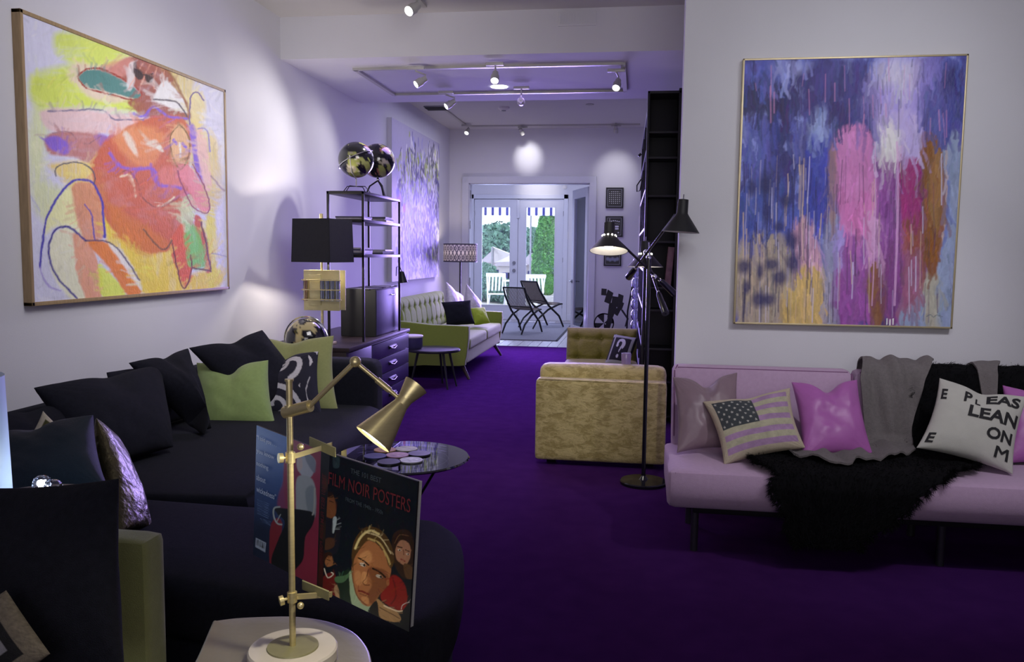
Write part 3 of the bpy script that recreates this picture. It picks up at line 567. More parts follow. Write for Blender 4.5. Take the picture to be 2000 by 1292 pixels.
# ---- far painting on the left wall
XP = -2.745; y0, y1 = at(765, 231, x=XP).y, at(858, 284, x=XP).y; z0, z1 = 1.05, 2.88
p = Paint(190, 150, [(0, 0), (100, 0), (100, 75), (0, 75)], (178, 172, 196), 1.0, warp=1)
p.poly([(-5, 30), (14, 30), (14, 50), (-5, 50)], (205, 190, 200), 6)
cols2 = [(128, 118, 190), (150, 145, 210), (62, 58, 120), (38, 34, 62), (160, 175, 70), (205, 205, 225), (210, 208, 222), (105, 95, 165), (175, 182, 110), (75, 70, 120), (48, 44, 90)]
for i in range(1700):
    x = rng.uniform(15, 99) if rng.random() < .93 else rng.uniform(8, 20); y = rng.uniform(1, 74)
    if x < 26 and (y < 8+14*rng.random() or rng.random() < .3): continue
    if y < 10 and rng.random() < .75: continue
    a = rng.normal(1.35, .45); l = rng.uniform(1.5, 7); w = rng.uniform(.5, 2.3); c = cols2[rng.integers(len(cols2))]
    if rng.random() < .22: c = (158, 176, 58) if fbm(np.array([x*.07]), np.array([y*.05]), 4)[0] > .48 else (52, 46, 84)
    elif rng.random() < .15: c = (225, 222, 226)
    p.line([(x, y), (x+l*.5*math.cos(a)+rng.normal(0, .5), y+l*.5*math.sin(a)), (x+l*math.cos(a), y+l*math.sin(a))], c, w, .5, .9, smooth=0)
p.ell(12, 36, 4, 3, (190, 80, 140), .8, .8); p.ell(10, 33, 3, 2, (90, 80, 200), .8, .9); p.ell(22, 40, 2.5, 2, (200, 80, 90), .8, .8)
pt = thing('painting', 'tall dense abstract canvas of lilac, white and green dabs', 'painting', (-2.8, (y0+y1)/2, z0))
MB().box((-2.8, y0, z0), (XP-.002, y1, z1)).build('stretcher', 'wall', pt, smooth=0)
mb, cc = p.mesh([(XP, y0, z1), (XP, y1, z1), (XP, y1, z0), (XP, y0, z0)]); mb.build('canvas', 'art', pt, smooth=0, cols=cc)
# ---- right painting
def paint3():
    p = Paint(300, 330, [(103, 75), (1063, 58), (990, 1210), (82, 1190)], (80, 85, 165), 1.35, warp=9, wf=.02)
    X, Y, X0, Y0 = p.X, p.Y, p.X0, p.Y0
    n1 = fbm(X0*.012, Y0*.008, 21, 5); n2 = fbm(X0*.05, Y0*.006, 22, 4); n3 = fbm(X0*.02, Y0*.02, 23, 5)
    full = (slice(None), slice(None))
    p.mixin(full, np.clip((n1-.5)*7+.4, 0, 1), (38, 32, 95), .9); p.mixin(full, np.clip((n3-.56)*7, 0, 1), (130, 140, 205), .85); p.mixin(full, np.clip((n2-.58)*8, 0, 1), (60, 70, 165), .7)
    p.poly([(95, 170), (270, 180), (270, 290), (100, 300)], (32, 26, 75), 30, .9, streak=.4); p.poly([(370, 90), (680, 110), (690, 330), (560, 350), (370, 300)], (48, 36, 105), 30, .75, streak=.5)
    p.poly([(380, 400), (480, 400), (480, 760), (370, 740)], (52, 60, 160), 20, .85, streak=.3, sx=.08); p.ell(430, 350, 45, 60, (150, 165, 215), .8, .8); p.ell(300, 110, 70, 30, (150, 155, 205), .9, .6)
    p.poly([(110, 600), (350, 600), (360, 860), (110, 860)], (60, 80, 160), 30, .6, streak=.8, sx=.05)
    p.poly([(100, 850), (310, 850), (330, 1195), (95, 1195)], (165, 150, 125), 30, .9, streak=.5, sx=.1, sy=.02)
    p.poly([(320, 780), (400, 760), (450, 1000), (350, 960)], (190, 145, 165), 22, .9, streak=.4, sx=.1)
    p.poly([(290, 1030), (360, 960), (450, 950), (490, 1000), (485, 1195), (290, 1195)], (195, 165, 95), 24, .95, streak=.25, sx=.1)
    p.poly([(460, 770), (520, 780), (520, 1195), (450, 1195)], (140, 140, 170), 20, .9, streak=.3)
    p.ell(800, 210, 150, 150, (165, 150, 215), .8, .9); p.ell(760, 130, 90, 60, (195, 190, 225), .9, .85); p.poly([(860, 100), (960, 60), (900, 330), (850, 300)], (110, 100, 175), 30, .7)
    p.poly([(880, 200), (1055, 120), (1040, 430), (960, 470), (900, 400)], (62, 66, 140), 34, .85, streak=.5); p.ell(1000, 150, 50, 60, (38, 34, 95), .9, .8)
    p.poly([(665, 420), (700, 260), (760, 300), (860, 320), (880, 500), (820, 540), (780, 480), (740, 520)], (180, 165, 220), 24, .9)
    p.poly([(945, 480), (1045, 430), (1000, 1205), (760, 1205), (780, 1080), (870, 980), (940, 900)], (135, 148, 178), 20, .95, streak=.2, sx=.06); p.poly([(960, 560), (990, 540), (975, 800), (955, 860)], (85, 105, 180), 12, .8)
    p.poly([(870, 1000), (940, 990), (935, 1200), (900, 1200)], (165, 160, 135), 18, .8)
    p.poly([(665, 480), (780, 470), (800, 900), (760, 1195), (690, 1150), (600, 1195), (520, 1190), (500, 900), (530, 780)], (135, 70, 145), 14, .97, streak=.2, sx=.06, sy=.004)
    p.poly([(490, 430), (520, 370), (600, 352), (650, 400), (675, 620), (660, 800), (560, 820), (510, 720)], (195, 122, 180), 16, .97, streak=.22, sx=.08, sy=.006)
    p.poly([(520, 620), (640, 640), (660, 720), (600, 800), (540, 760)], (175, 90, 150), 24, .6, streak=.5); p.ell(725, 420, 48, 85, (215, 212, 238), .9, 1)
    p.poly([(470, 460), (500, 440), (500, 740), (475, 740)], (150, 115, 110), 12, .8, streak=.4)
    p.poly([(775, 500), (785, 400), (800, 500), (862, 520), (868, 760), (820, 800), (780, 760)], (145, 35, 105), 14, .95, streak=.2, sx=.08)
    p.poly([(785, 790), (880, 780), (900, 900), (855, 1080), (785, 1105)], (140, 80, 110), 18, .95, streak=.2); p.poly([(785, 770), (880, 730), (885, 870), (820, 870)], (125, 65, 45), 18, .85, streak=.2)
    p.poly([(862, 430), (895, 385), (945, 430), (968, 600), (950, 860), (925, 980), (900, 985), (870, 880), (872, 640)], (122, 74, 32), 10, 1, streak=.15, sx=.08, sy=.006); p.poly([(900, 480), (950, 470), (958, 620), (930, 800), (900, 700)], (150, 115, 70), 18, .6, streak=.4, sx=.1)
    p.line([(968, 430), (975, 600), (955, 860)], (205, 170, 130), 7, 8, .7); p.poly([(640, 960), (712, 950), (720, 1100), (700, 1195), (660, 1195)], (125, 82, 40), 14, .95, streak=.2)
    p.poly([(500, 790), (540, 790), (530, 900), (500, 880)], (150, 140, 205), 14, .8); p.poly([(640, 720), (690, 740), (690, 860), (650, 930), (630, 850)], (195, 150, 190), 14, .8); p.poly([(690, 880), (790, 880), (760, 1180), (700, 1150)], (95, 45, 100), 18, .6, streak=.4)
    p.dabs(2600, 60, 9, .16, ang=math.pi/2, seed=8, curve=.1); p.X = p.X0+4*(fbm(p.X0*.01, p.Y0*.01, 3)-.5); p.Y = p.Y0
    for i in range(260):
        x = rng.uniform(100, 480) if rng.random() < .7 else rng.uniform(480, 1000); y = rng.uniform(480, 1080); l = rng.uniform(40, 240); dk = rng.random() < .62
        c = (30, 28, 75) if dk and x < 480 else (80, 50, 90) if dk else (190, 185, 215) if rng.random() < .5 else (195, 170, 150)
        p.line([(x, y), (x+rng.normal(0, 3), min(y+l, 1190))], c, rng.uniform(1.5, 5), 3, rng.uniform(.4, .9), smooth=0)
    for i in range(60):
        x = rng.uniform(110, 1000); y = rng.uniform(60, 330); p.line([(x, y), (x+rng.normal(0, 4), y+rng.uniform(30, 160))], (30, 26, 80) if rng.random() < .6 else (190, 130, 180), rng.uniform(2, 6), 4, .55, smooth=0)
    for i in range(14): p.ell(rng.uniform(110, 330), rng.uniform(560, 1180), rng.uniform(12, 34), rng.uniform(20, 55), (32, 30, 85), .9, .8)
    for x in (668, 765, 760): p.line([(x, 430), (x+5, 700), (x-8, 1120)], (205, 160, 205), 4, 3, .8)
    p.line([(722, 1175), (722, 1198)], (225, 225, 235), 5); p.line([(735, 1178), (735, 1200)], (225, 225, 235), 5); p.line([(748, 1175), (748, 1198)], (225, 225, 235), 5)
    p.line([(890, 1165), (905, 1158), (918, 1168), (930, 1160), (955, 1166)], (90, 100, 110), 3, 2)
    return p
yp = 4.71; TLc, TRc, BRc, BLc = at(1447, 114, y=yp), at(1893, 105, y=yp), at(1860, 642, y=yp), at(1437, 632, y=yp)
x0, x1 = (TLc.x+BLc.x)/2, (TRc.x+BRc.x)/2; z1, z0 = (TLc.z+TRc.z)/2, (BLc.z+BRc.z)/2
pt = thing('painting', 'big framed abstract painting of blue, pink and brown vertical washes', 'painting', ((x0+x1)/2, 4.75, z0))
cmb(rbox((x0, yp, z0), (x0+.010, 4.75, z1), .002), rbox((x1-.010, yp, z0), (x1, 4.75, z1), .002), rbox((x0, yp, z0), (x1, 4.75, z0+.010), .002), rbox((x0, yp, z1-.010), (x1, 4.75, z1), .002)).build('picture_frame', 'gilt', pt)
mb, cc = paint3().mesh([(x0+.008, yp+.004, z1-.008), (x1-.008, yp+.004, z1-.008), (x1-.008, yp+.004, z0+.008), (x0+.008, yp+.004, z0+.008)]); mb.build('canvas', 'art', pt, smooth=0, cols=cc)
# ---- three framed posters
def poster(px0, px1, py0, py1, kind, label, tilt=0):
    a, b = at(px0, py1, y=12.37), at(px1, py0, y=12.37); t = thing('framed_poster', label, 'poster', ((a.x+b.x)/2, 12.4, a.z), 'black posters on the far wall')
    w, h = b.x-a.x, b.z-a.z
    cmb(rbox((a.x, 12.365, a.z), (a.x+.012, 12.4, b.z), .002), rbox((b.x-.012, 12.365, a.z), (b.x, 12.4, b.z), .002), rbox((a.x, 12.365, a.z), (b.x, 12.4, a.z+.012), .002), rbox((a.x, 12.365, b.z-.012), (b.x, 12.4, b.z), .002)).build('picture_frame', 'black_paint', t)
    p = Paint(60, 70, [(0, 0), (10, 0), (10, 12), (0, 12)], (16, 16, 19), 2.6)
    p.line([(.7, .7), (9.3, .7), (9.3, 11.3), (.7, 11.3), (.7, .7)], (110, 110, 120), .15, .15, smooth=0)
    if kind == 0:
        for i in range(7):
            for j in range(6): p.ell(1.9+j*1.25, 2.2+i*1.2, .26, .24, (170, 170, 175), .5, .9 if abs(j-2.5)+abs(i-3) < 5 else .3)
    elif kind == 1:
        for j in range(6): p.ell(2+j*1.2, 2.3+.25*abs(j-2.5), .4, .3, (150, 150, 160), .5); p.ell(2+j*1.2, 4+.2*abs(j-2.5), .3, .3, (90, 90, 100), .5)
        p.line([(2.6, 6), (7.4, 6)], (140, 140, 150), 1.0, .3, smooth=0); p.line([(2.6, 7.4), (7.4, 7.4)], (140, 140, 150), .9, .3, smooth=0); p.ell(5, 9, .5, .8, (190, 190, 200), .5); p.ell(7.7, 9.8, .5, .4, (120, 120, 130), .5)
    else:
        for j in range(5): p.ell(2+j*1.5, 8+.5*(j % 2), 1, 1.1, (75, 80, 95), .8)
    mb, cc = p.mesh([(a.x+.01, 12.37, b.z-.01), (b.x-.01, 12.37, b.z-.01), (b.x-.01, 12.37, a.z+.01), (a.x+.01, 12.37, a.z+.01)]); mb.build('poster_print', 'print', t, smooth=0, cols=cc)
poster(1183, 1218, 366, 406, 0, 'top of the three black framed posters, with dots')
poster(1182, 1217, 422, 462, 1, 'middle one of the three black framed posters')
poster(1179, 1214, 479, 519, 2, 'lowest of the three black framed posters, behind the lamp')
# ================================================================== black sectional sofa
def rotz(a): return Matrix.Rotation(a, 3, 'Z')
bs = thing('sectional_sofa', 'long black fabric sectional sofa along the left wall with rounded chaise', 'sofa', (-2.0, 3.6, 0))
MB().slab([(-2.72, 2.98), (-1.50, 3.06), (-1.49, 4.2), (-1.56, 5.02), (-1.66, 5.12), (-2.72, 5.12)], .24, .42, .05, .012).build('seat_cushion', 'black_cloth', bs)
ch = sm([(-2.72, 2.36), (-1.9, 2.30), (-1.35, 2.22), (-.95, 2.12), (-.68, 2.02), (-.55, 2.03), (-.49, 2.14), (-.50, 2.4), (-.56, 2.72), (-.64, 2.88), (-.80, 2.96), (-1.5, 2.98), (-2.72, 2.97)], 4, True)
MB().slab(ch, .235, .425, .055, .014).build('chaise_cushion', 'black_cloth', bs)
MB().slab([tuple(np.array([-1.6, 2.6])+(q-np.array([-1.6, 2.6]))*.965) for q in ch], .05, .24, .03).build('chaise_base', 'black_cloth', bs)
MB().slab([(-2.72, 2.98), (-1.52, 3.05), (-1.52, 5.10), (-2.72, 5.12)], .06, .245, .03).build('seat_base', 'black_cloth', bs)
MB().soft((-2.20, 5.26, .375), (1.10, .24, .64), .07, 12).build('end_backrest', 'black_cloth', bs)
MB().soft((-2.725, 3.75, .36), (.13, 2.9, .62), .05, 10).build('side_backrest', 'black_cloth', bs)
for x, y in ((-.72, 2.25), (-.85, 2.82), (-1.62, 5.0), (-2.6, 2.45)): MB().tube([(x, y, 0), (x, y, .06)], .022, 10).build('foot', 'black_metal', bs)
def wallcush(label, tl, tr, br, bl, T=.2, dent=.05, seed=0): pillow('back_cushion', 'black_cloth', [tl, tr, br, bl], T, 40, label, dent=dent, conc=.03, seed=seed, wr=.009, group='black cushions of the sectional sofa', face=(1, -.3, .2))
wallcush('black back cushion half hidden at the left edge of the sofa', at(-50, 812, x=-2.60), at(138, 783, x=-2.56), (-2.32, 3.22, .44), (-2.36, 2.55, .44), .16, .03, 1)
wallcush('long black back cushion below the left painting, nearest full one', at(66, 757, x=-2.60), at(314, 712, x=-2.56), at(338, 872, z=.46), (-2.26, 3.22, .45), .20, .02, 2)
wallcush('black cushion tucked behind the long cushion against the wall', at(208, 727, x=-2.68), at(330, 700, x=-2.68), (-2.48, 4.45, .45), (-2.48, 3.75, .45), .13, .02, 3)
wallcush('upright black back cushion left of the bright green pillow', (-2.62, 4.02, .80), at(367, 680, x=-2.56), at(400, 848, z=.45), (-2.22, 4.12, .45), .19, .03, 4)
wallcush('black corner cushion behind the bright green pillow', at(369, 679, x=-2.58), at(512, 644, x=-2.34), (-2.02, 5.05, .46), (-2.25, 4.62, .46), .18, .05, 5)
# ---- pillows at the far end of the sofa
pillow('throw_pillow', 'olive_cloth', [at(489, 656, y=5.15), at(652, 655, y=5.12), at(662, 806, y=4.92), at(498, 818, y=4.90)], .15, 44, 'large plain olive pillow behind the swirl patterned pillow', dent=.05, seed=2, group='pillows on the black sofa')
pw = Paint(160, 160, [(560, 235), (1440, 255), (1480, 1045), (590, 1055)], (22, 22, 40), 1.1)
GW = (178, 176, 184)
pw.poly([(568, 300), (600, 236), (640, 236), (672, 275), (600, 355), (580, 360)], GW, 4); pw.poly([(760, 320), (800, 308), (845, 330), (800, 385), (770, 380)], GW, 4)
pw.line([(820, 400), (880, 470), (980, 492), (1070, 455), (1112, 395), (1105, 372)], GW, 52, 4); pw.line([(1105, 372), (1060, 385), (1040, 400)], GW, 30, 4)
pw.line([(1110, 335), (1190, 345), (1250, 380), (1268, 460), (1235, 560), (1165, 618)], GW, 66, 4)
pw.line([(760, 860), (820, 770), (900, 725), (1000, 712), (1090, 735), (1170, 795), (1230, 880), (1262, 960), (1270, 1040)], GW, 62, 4)
pw.line([(935, 945), (945, 890), (1000, 868), (1060, 900), (1082, 965), (1060, 1020), (1000, 1052)], GW, 56, 4); pw.line([(620, 560), (680, 520), (720, 560), (700, 640), (640, 660)], GW, 46, 4)
pw.poly([(1345, 308), (1385, 345), (1412, 400), (1385, 462), (1375, 390)], GW, 3, smooth=2); pw.poly([(850, 578), (900, 596), (850, 606)], GW, 3, smooth=0); pw.poly([(1288, 690), (1262, 715), (1285, 750), (1278, 720)], GW, 3, smooth=0); pw.poly([(1375, 250), (1440, 250), (1438, 300), (1420, 275)], GW, 3, smooth=0); pw.poly([(930, 350), (1000, 360), (1000, 385), (950, 382)], GW, 4); pw.line([(1400, 600), (1375, 680), (1350, 790), (1380, 970)], GW, 9, 3)
def swirl(U, V): return pw.C[np.clip((V*160).round().astype(int), 0, 160), np.clip((U*160).round().astype(int), 0, 160)]
def swirl_old(U, V):
    x = U*1.1+.35*np.sin(V*3)*.3; y = V; w = np.zeros_like(U); col = np.zeros(U.shape+(3,)); col[:] = hx('0c0d1c')
    for cx, cy, s, ph in ((.45, .20, 1, 2.4), (.52, .83, -1, 1.0), (1.02, .46, 1, 0)):
        r = np.hypot(x-cx, y-cy); th = np.arctan2(y-cy, x-cx); q = np.sin(s*th+9.5*np.sqrt(r)*1.9+ph); inside = (r < .36)
        w = np.where(inside & (q > .35) & (r > .03), 1, w)
    col[w > 0] = hx('b4b2bb'); return np.clip(col*1.1, 0, .8)
pillow('throw_pillow', 'print_cloth', [at(480, 684, y=5.00), at(622, 686, y=4.98), at(631, 816, y=4.78), at(482, 816, y=4.74)], .15, 130, 'black pillow with big grey swirls beside the brass lamp', dent=.10, colfn=swirl, seed=4, group='pillows on the black sofa')
pillow('throw_pillow', 'green_cloth', [at(384, 708, y=4.70), at(524, 703, y=4.70), at(541, 836, y=4.44), at(380, 843, y=4.42)], .16, 50, 'bright grass-green pillow in the middle of the black sofa', dent=.10, seed=1, group='pillows on the black sofa')
# ---- pillows near left
pillow('throw_pillow', 'teal_cloth', [at(-40, 852, y=2.62), at(182, 810, y=2.66), at(218, 965, y=2.42), at(-30, 1000, y=2.38)], .16, 50, 'dark blue woven pillow behind the glass orb', dent=.02, seed=5)
pillow('throw_pillow', 'gold_leather', [at(188, 816, y=2.72), at(216, 846, y=3.02), at(298, 1034, y=2.66), at(232, 1042, y=2.46)], .10, 60, 'crumpled gold and black metallic leather pillow seen edge-on', dent=0, seed=6, wr=.005, conc=.03)
def tip(U, V):
    c = np.zeros(U.shape+(3,)); c[:] = hx('4a4a22'); b = (U < .14) | (V < .14); c[b] = hx('c8c0a8'); return c
pillow('throw_pillow', 'print_cloth', [at(84, 802, y=2.92), at(150, 858, y=2.95), at(110, 935, y=2.8), at(38, 880, y=2.8)], .08, 40, 'olive pillow tip with a cream border behind the dark blue pillow', colfn=tip, seed=3)
# ================================================================== foreground left
olv = thing('armchair', 'green upholstered chair back at the lower left edge', 'armchair', (-1.55, 1.75, 0))
tr_, br_ = at(285, 1057, y=1.84), at(291, 1290, y=1.84)
MB().soft((-1.58+(tr_.x+1.175), 1.885, .47), (.80, .10, .43), .018, 8, rot=None).build('backrest', 'olive_cloth', olv)
MB().soft((-1.60, 1.60, .30), (.74, .50, .14), .05, 10, (0, 0, .02)).build('seat', 'olive_cloth', olv)
for x in (-1.92, -1.28):
    for y in (1.40, 1.88): MB().tube([(x, y, .24), (x, y, 0)], [.02, .012], 10).build('leg', 'walnut', olv)
pillow('throw_pillow', 'black_cloth', [at(-110, 948, y=1.70), at(232, 934, y=1.66), at(244, 1330, y=1.50), at(-110, 1345, y=1.52)], .12, 50, 'large black pillow standing in the green chair', dent=0, seed=8, conc=.03)
def knitp(U, V):
    c = np.zeros(U.shape+(3,)); c[:] = hx('141418'); g = hx('6f675a'); b = (U > .80) | (V < .16) | (U < .12) | (V > .86); c[b] = g; t = fbm(U*40, V*40, 3); c *= (.6+.8*t)[..., None]
    n = ((np.abs(U-.62+.0*V) < .06) | (np.abs(U-.32) < .06) | (np.abs((U-.32)-(V-.3)*.75) < .06)) & (V > .3) & (V < .72) & (U > .26) & (U < .68); c[n] = hx('8b8a90'); return c
pillow('throw_pillow', 'print_cloth', [at(-120, 1235, y=1.42), at(12, 1152, y=1.46), at(98, 1276, y=1.40), at(-30, 1375, y=1.36)], .06, 90, 'small black and grey lettered pillow in the lower left corner', colfn=knitp, seed=2, conc=.02, wr=.002)
# little table with orb, vase lamp
ob = at(82, 945, y=2.06)
stt = thing('pedestal_table', 'dark round pedestal table hidden behind the black pillow', 'table', (ob.x-.02, 2.06, 0))
tz = ob.z-.045
MB().lathe([(0, tz-.02), (.16, tz-.02), (.165, tz-.01), (.16, tz), (0, tz)], (ob.x-.02, 2.06, 0)).build('tabletop', 'dark_wood', stt); MB().lathe([(.13, 0), (.13, .012), (.02, .03), (.018, tz-.02)], (ob.x-.02, 2.06, 0)).build('pedestal', 'black_metal', stt)
orb = thing('glass_orb', 'glowing cut-glass orb above the black pillow', 'lamp', (ob.x, 2.06, tz))
MB().sphere((ob.x, 2.06, ob.z), .026, 14).build('orb_glass', 'clear_glass', orb, smooth=0); MB().lathe([(0, 0), (.034, .0), (.034, .012), (.02, .02), (0, .02)], (ob.x+.004, 2.06, tz), n=16).build('orb_base', 'smoky_glass', orb)
MB().sphere((ob.x, 2.055, ob.z+.004), .010, 10).build('led', mat('led', (.8, .85, 1), emit=60), orb); bulb('led_light', (ob.x+.03, 2.16, ob.z+.05), .8, (.75, .85, 1), .01)
o2 = at(104, 952, y=2.09); g2 = MB().sphere((o2.x, 2.09, tz+.026), .026, 12).build('glass_paperweight', 'clear_glass', None, smooth=20, loc=(o2.x, 2.09, tz), label='faceted clear glass lump right beside the glowing orb', cat='paperweight')
o3 = at(151, 957, y=2.02); MB().sphere((o3.x, 2.02, tz+.022), .021, 16).build('glass_ball', 'shade_white', None, loc=(o3.x, 2.02, tz), label='small pale round ball at the rim of the black pillow', cat='ball')
vp, vq = at(2, 742, y=1.98), at(16, 953, y=1.98)
vq.x -= .034; vp.x -= .034
cl = thing('floor_lamp', 'pale blue tapered column lamp at the left frame edge', 'lamp', (vq.x-.16, 1.98, 0))
dx = .16; k_ = (vq.x-vp.x)/(vp.z-vq.z)
mat('pale_blue', (.50, .66, .80), .5, var=.02)
MB().lathe([(0, .03), (dx+k_*(vq.z-.03), .03), (dx-k_*(vp.z-vq.z), vp.z), (0, vp.z)], (vq.x-dx, 1.98, 0)).build('lamp_shade', 'pale_blue', cl); MB().lathe([(.16, 0), (.16, .03), (0, .03)], (vq.x-dx, 1.98, 0)).build('base', 'black_metal', cl)
# ================================================================== foreground side table, brass lamp, book
edge = [tuple(at(u, v, z=.60))[:2] for u, v in ((415, 1211), (460, 1205), (520, 1202), (580, 1202), (640, 1211), (690, 1231), (718, 1262), (727, 1292))]
st = thing('side_table', 'drop-shaped stone topped side table under the brass lamp', 'table', (-.66, 1.46, 0))
back_ = [(-.485, 1.44), (-.50, 1.36), (-.55, 1.28), (-.63, 1.23), (-.72, 1.24), (-.78, 1.31), (-.815, 1.40), (-.845, 1.50)]
out = [tuple(q) for q in np.concatenate([sm(edge, 4), sm(back_, 3)])]; top = MB().slab(out, .572, .60, .006, 0, 4); top.build('tabletop', 'table_stone', st)
MB().lathe([(.15, 0), (.15, .015), (.02, .03), (.018, .572)], (-.66, 1.42, 0)).build('pedestal', 'brass', st)
LY = 1.56
bc = at(572, 1268, z=.62); bl_ = thing('desk_lamp', 'brass swing-arm lamp with round marble base and cone shade', 'lamp', (bc.x, bc.y, .60))
MB().lathe([(0, 0), (.083, 0), (.086, .004), (.086, .022), (.083, .026), (0, .026)], (bc.x, bc.y, .60), n=48).build('marble_base', 'marble', bl_)
MB().lathe([(0, .0265), (.050, .0265), (.049, .029), (0, .0295)], (bc.x, bc.y, .60), n=40).build('base_disc', 'brass_plate', bl_)
pt_, pb = at(571, 742, y=bc.y), Vector((bc.x, bc.y, .625))
pole = MB().tube([tuple(pb), (bc.x, bc.y, pt_.z)], .0062, 18).lathe([(.0062, 0), (.0085, 0), (.0085, .004), (0, .004)], (bc.x, bc.y, pt_.z-.002)); pole.build('pole', 'brass', bl_)
def LP(u, v, dy=0): return at(u, v, y=bc.y+dy)
j = LP(571, 803); j = Vector((bc.x, bc.y, j.z)); e1 = LP(606, 792, -.012)
MB().tube([tuple(j-(e1-j)*.25), tuple(e1)], [.0115, .0115], 18).lathe([(0, -.003), (.010, -.003), (.010, .012), (.0, .012)], tuple(j), (0, 0, 1), 16).build('swivel', 'brass', bl_)
el = LP(694, 706, -.02)
MB().tube([tuple(e1+Vector((-.004, 0, -.003))), tuple(el)], .0048, 14).build('lower_arm', 'brass', bl_)
MB().sphere(tuple(el), .0105, 20).build('elbow', 'brass', bl_)
nk = LP(778, 776, .0); md = el+(nk-el)*.5
MB().tube([tuple(el), tuple(md)], .0040, 14).build('upper_arm', 'brass', bl_); MB().tube([tuple(md), tuple(md+(nk-md)*.6)], .0060, 14).tube([tuple(md+(nk-md)*.6), tuple(nk)], .0042, 14).build('arm_sleeve', 'brass', bl_)
n0 = LP(787, 784, 0); mouth = LP(728, 858, -.040); ax = (mouth-n0); Lm = ax.length; ax.normalize(); rm = .0385; topl = .040
sh = MB().lathe([(.0125, 0), (rm, Lm), (rm-.0015, Lm), (.0112, .004)], tuple(n0), tuple(ax), 40).lathe([(.0125, 0), (.0245, -topl), (.0235, -topl), (.0115, -.002)], tuple(n0), tuple(ax), 40).lathe([(0, -topl*.45), (.017, -topl*.45)], tuple(n0), tuple(ax), 30)
shd = sh.build('lamp_shade', 'brass', bl_); MB().lathe([(.0135, -.006), (.0145, -.006), (.0145, .006), (.0135, .006)], tuple(n0), tuple(ax), 30).build('collar', 'brass', shd)
MB().lathe([(.0355, Lm-.005), (0, Lm-.008)], tuple(n0), tuple(ax), 30).build('bulb', 'lamp_glow', bl_)
spot('desk_lamp_beam', tuple(n0+ax*(Lm+.004)), tuple(n0+ax*(Lm+.5)), 5, 130, .5, (1, .90, .70), .02)
# clamps that carry the book
for v1, v2, zz in ((893, 882, 0), (1165, 1170, 1)):
    c0 = Vector((bc.x, bc.y, LP(571, v1).z)); tip_ = at(648, 868 if zz == 0 else 1160, y=bc.y+.045)
    cl_ = MB().lathe([(.0062, -.010), (.0095, -.010), (.0095, .010), (.0062, .010)], tuple(c0), (0, 0, 1), 18).build('clamp', 'brass', bl_)
    kb = at(548 if zz == 0 else 550, v1+1 if zz == 0 else 1172, y=bc.y-.012); MB().tube([tuple(c0), tuple(kb)], .0028, 10).lathe([(0, -.004), (.0095, -.004), (.0095, .004), (0, .004)], tuple(kb), tuple(kb-c0), 16).build('thumb_screw', 'brass', cl_)
    b2 = at(587, v1-21 if zz == 0 else 1182, y=bc.y-.006); MB().sphere(tuple(b2), .0068, 14).build('knob', 'brass', cl_)
    d = (tip_-c0).normalized(); sd_ = Vector((0, 0, 1)); MB().extr([c0-sd_*.005+Vector((0, -.003, 0)), c0+sd_*.005+Vector((0, -.003, 0)), c0+sd_*.005+Vector((0, .003, 0)), c0-sd_*.005+Vector((0, .003, 0))], (tip_-c0)).build('bracket_arm', 'brass', cl_, smooth=0)
    e0, e1_ = (at(604, 862, y=bc.y+.055), at(655, 884, y=bc.y+.005)) if zz == 0 else (at(590, 1142, y=bc.y+.055), at(642, 1164, y=bc.y+.005))
    h_ = Vector((0, 0, .009)); MB().extr([e0-h_, e1_-h_, e1_+h_, e0+h_], (.0, .003, .001)).build('bracket_plate', 'brass_plate', cl_, smooth=0)
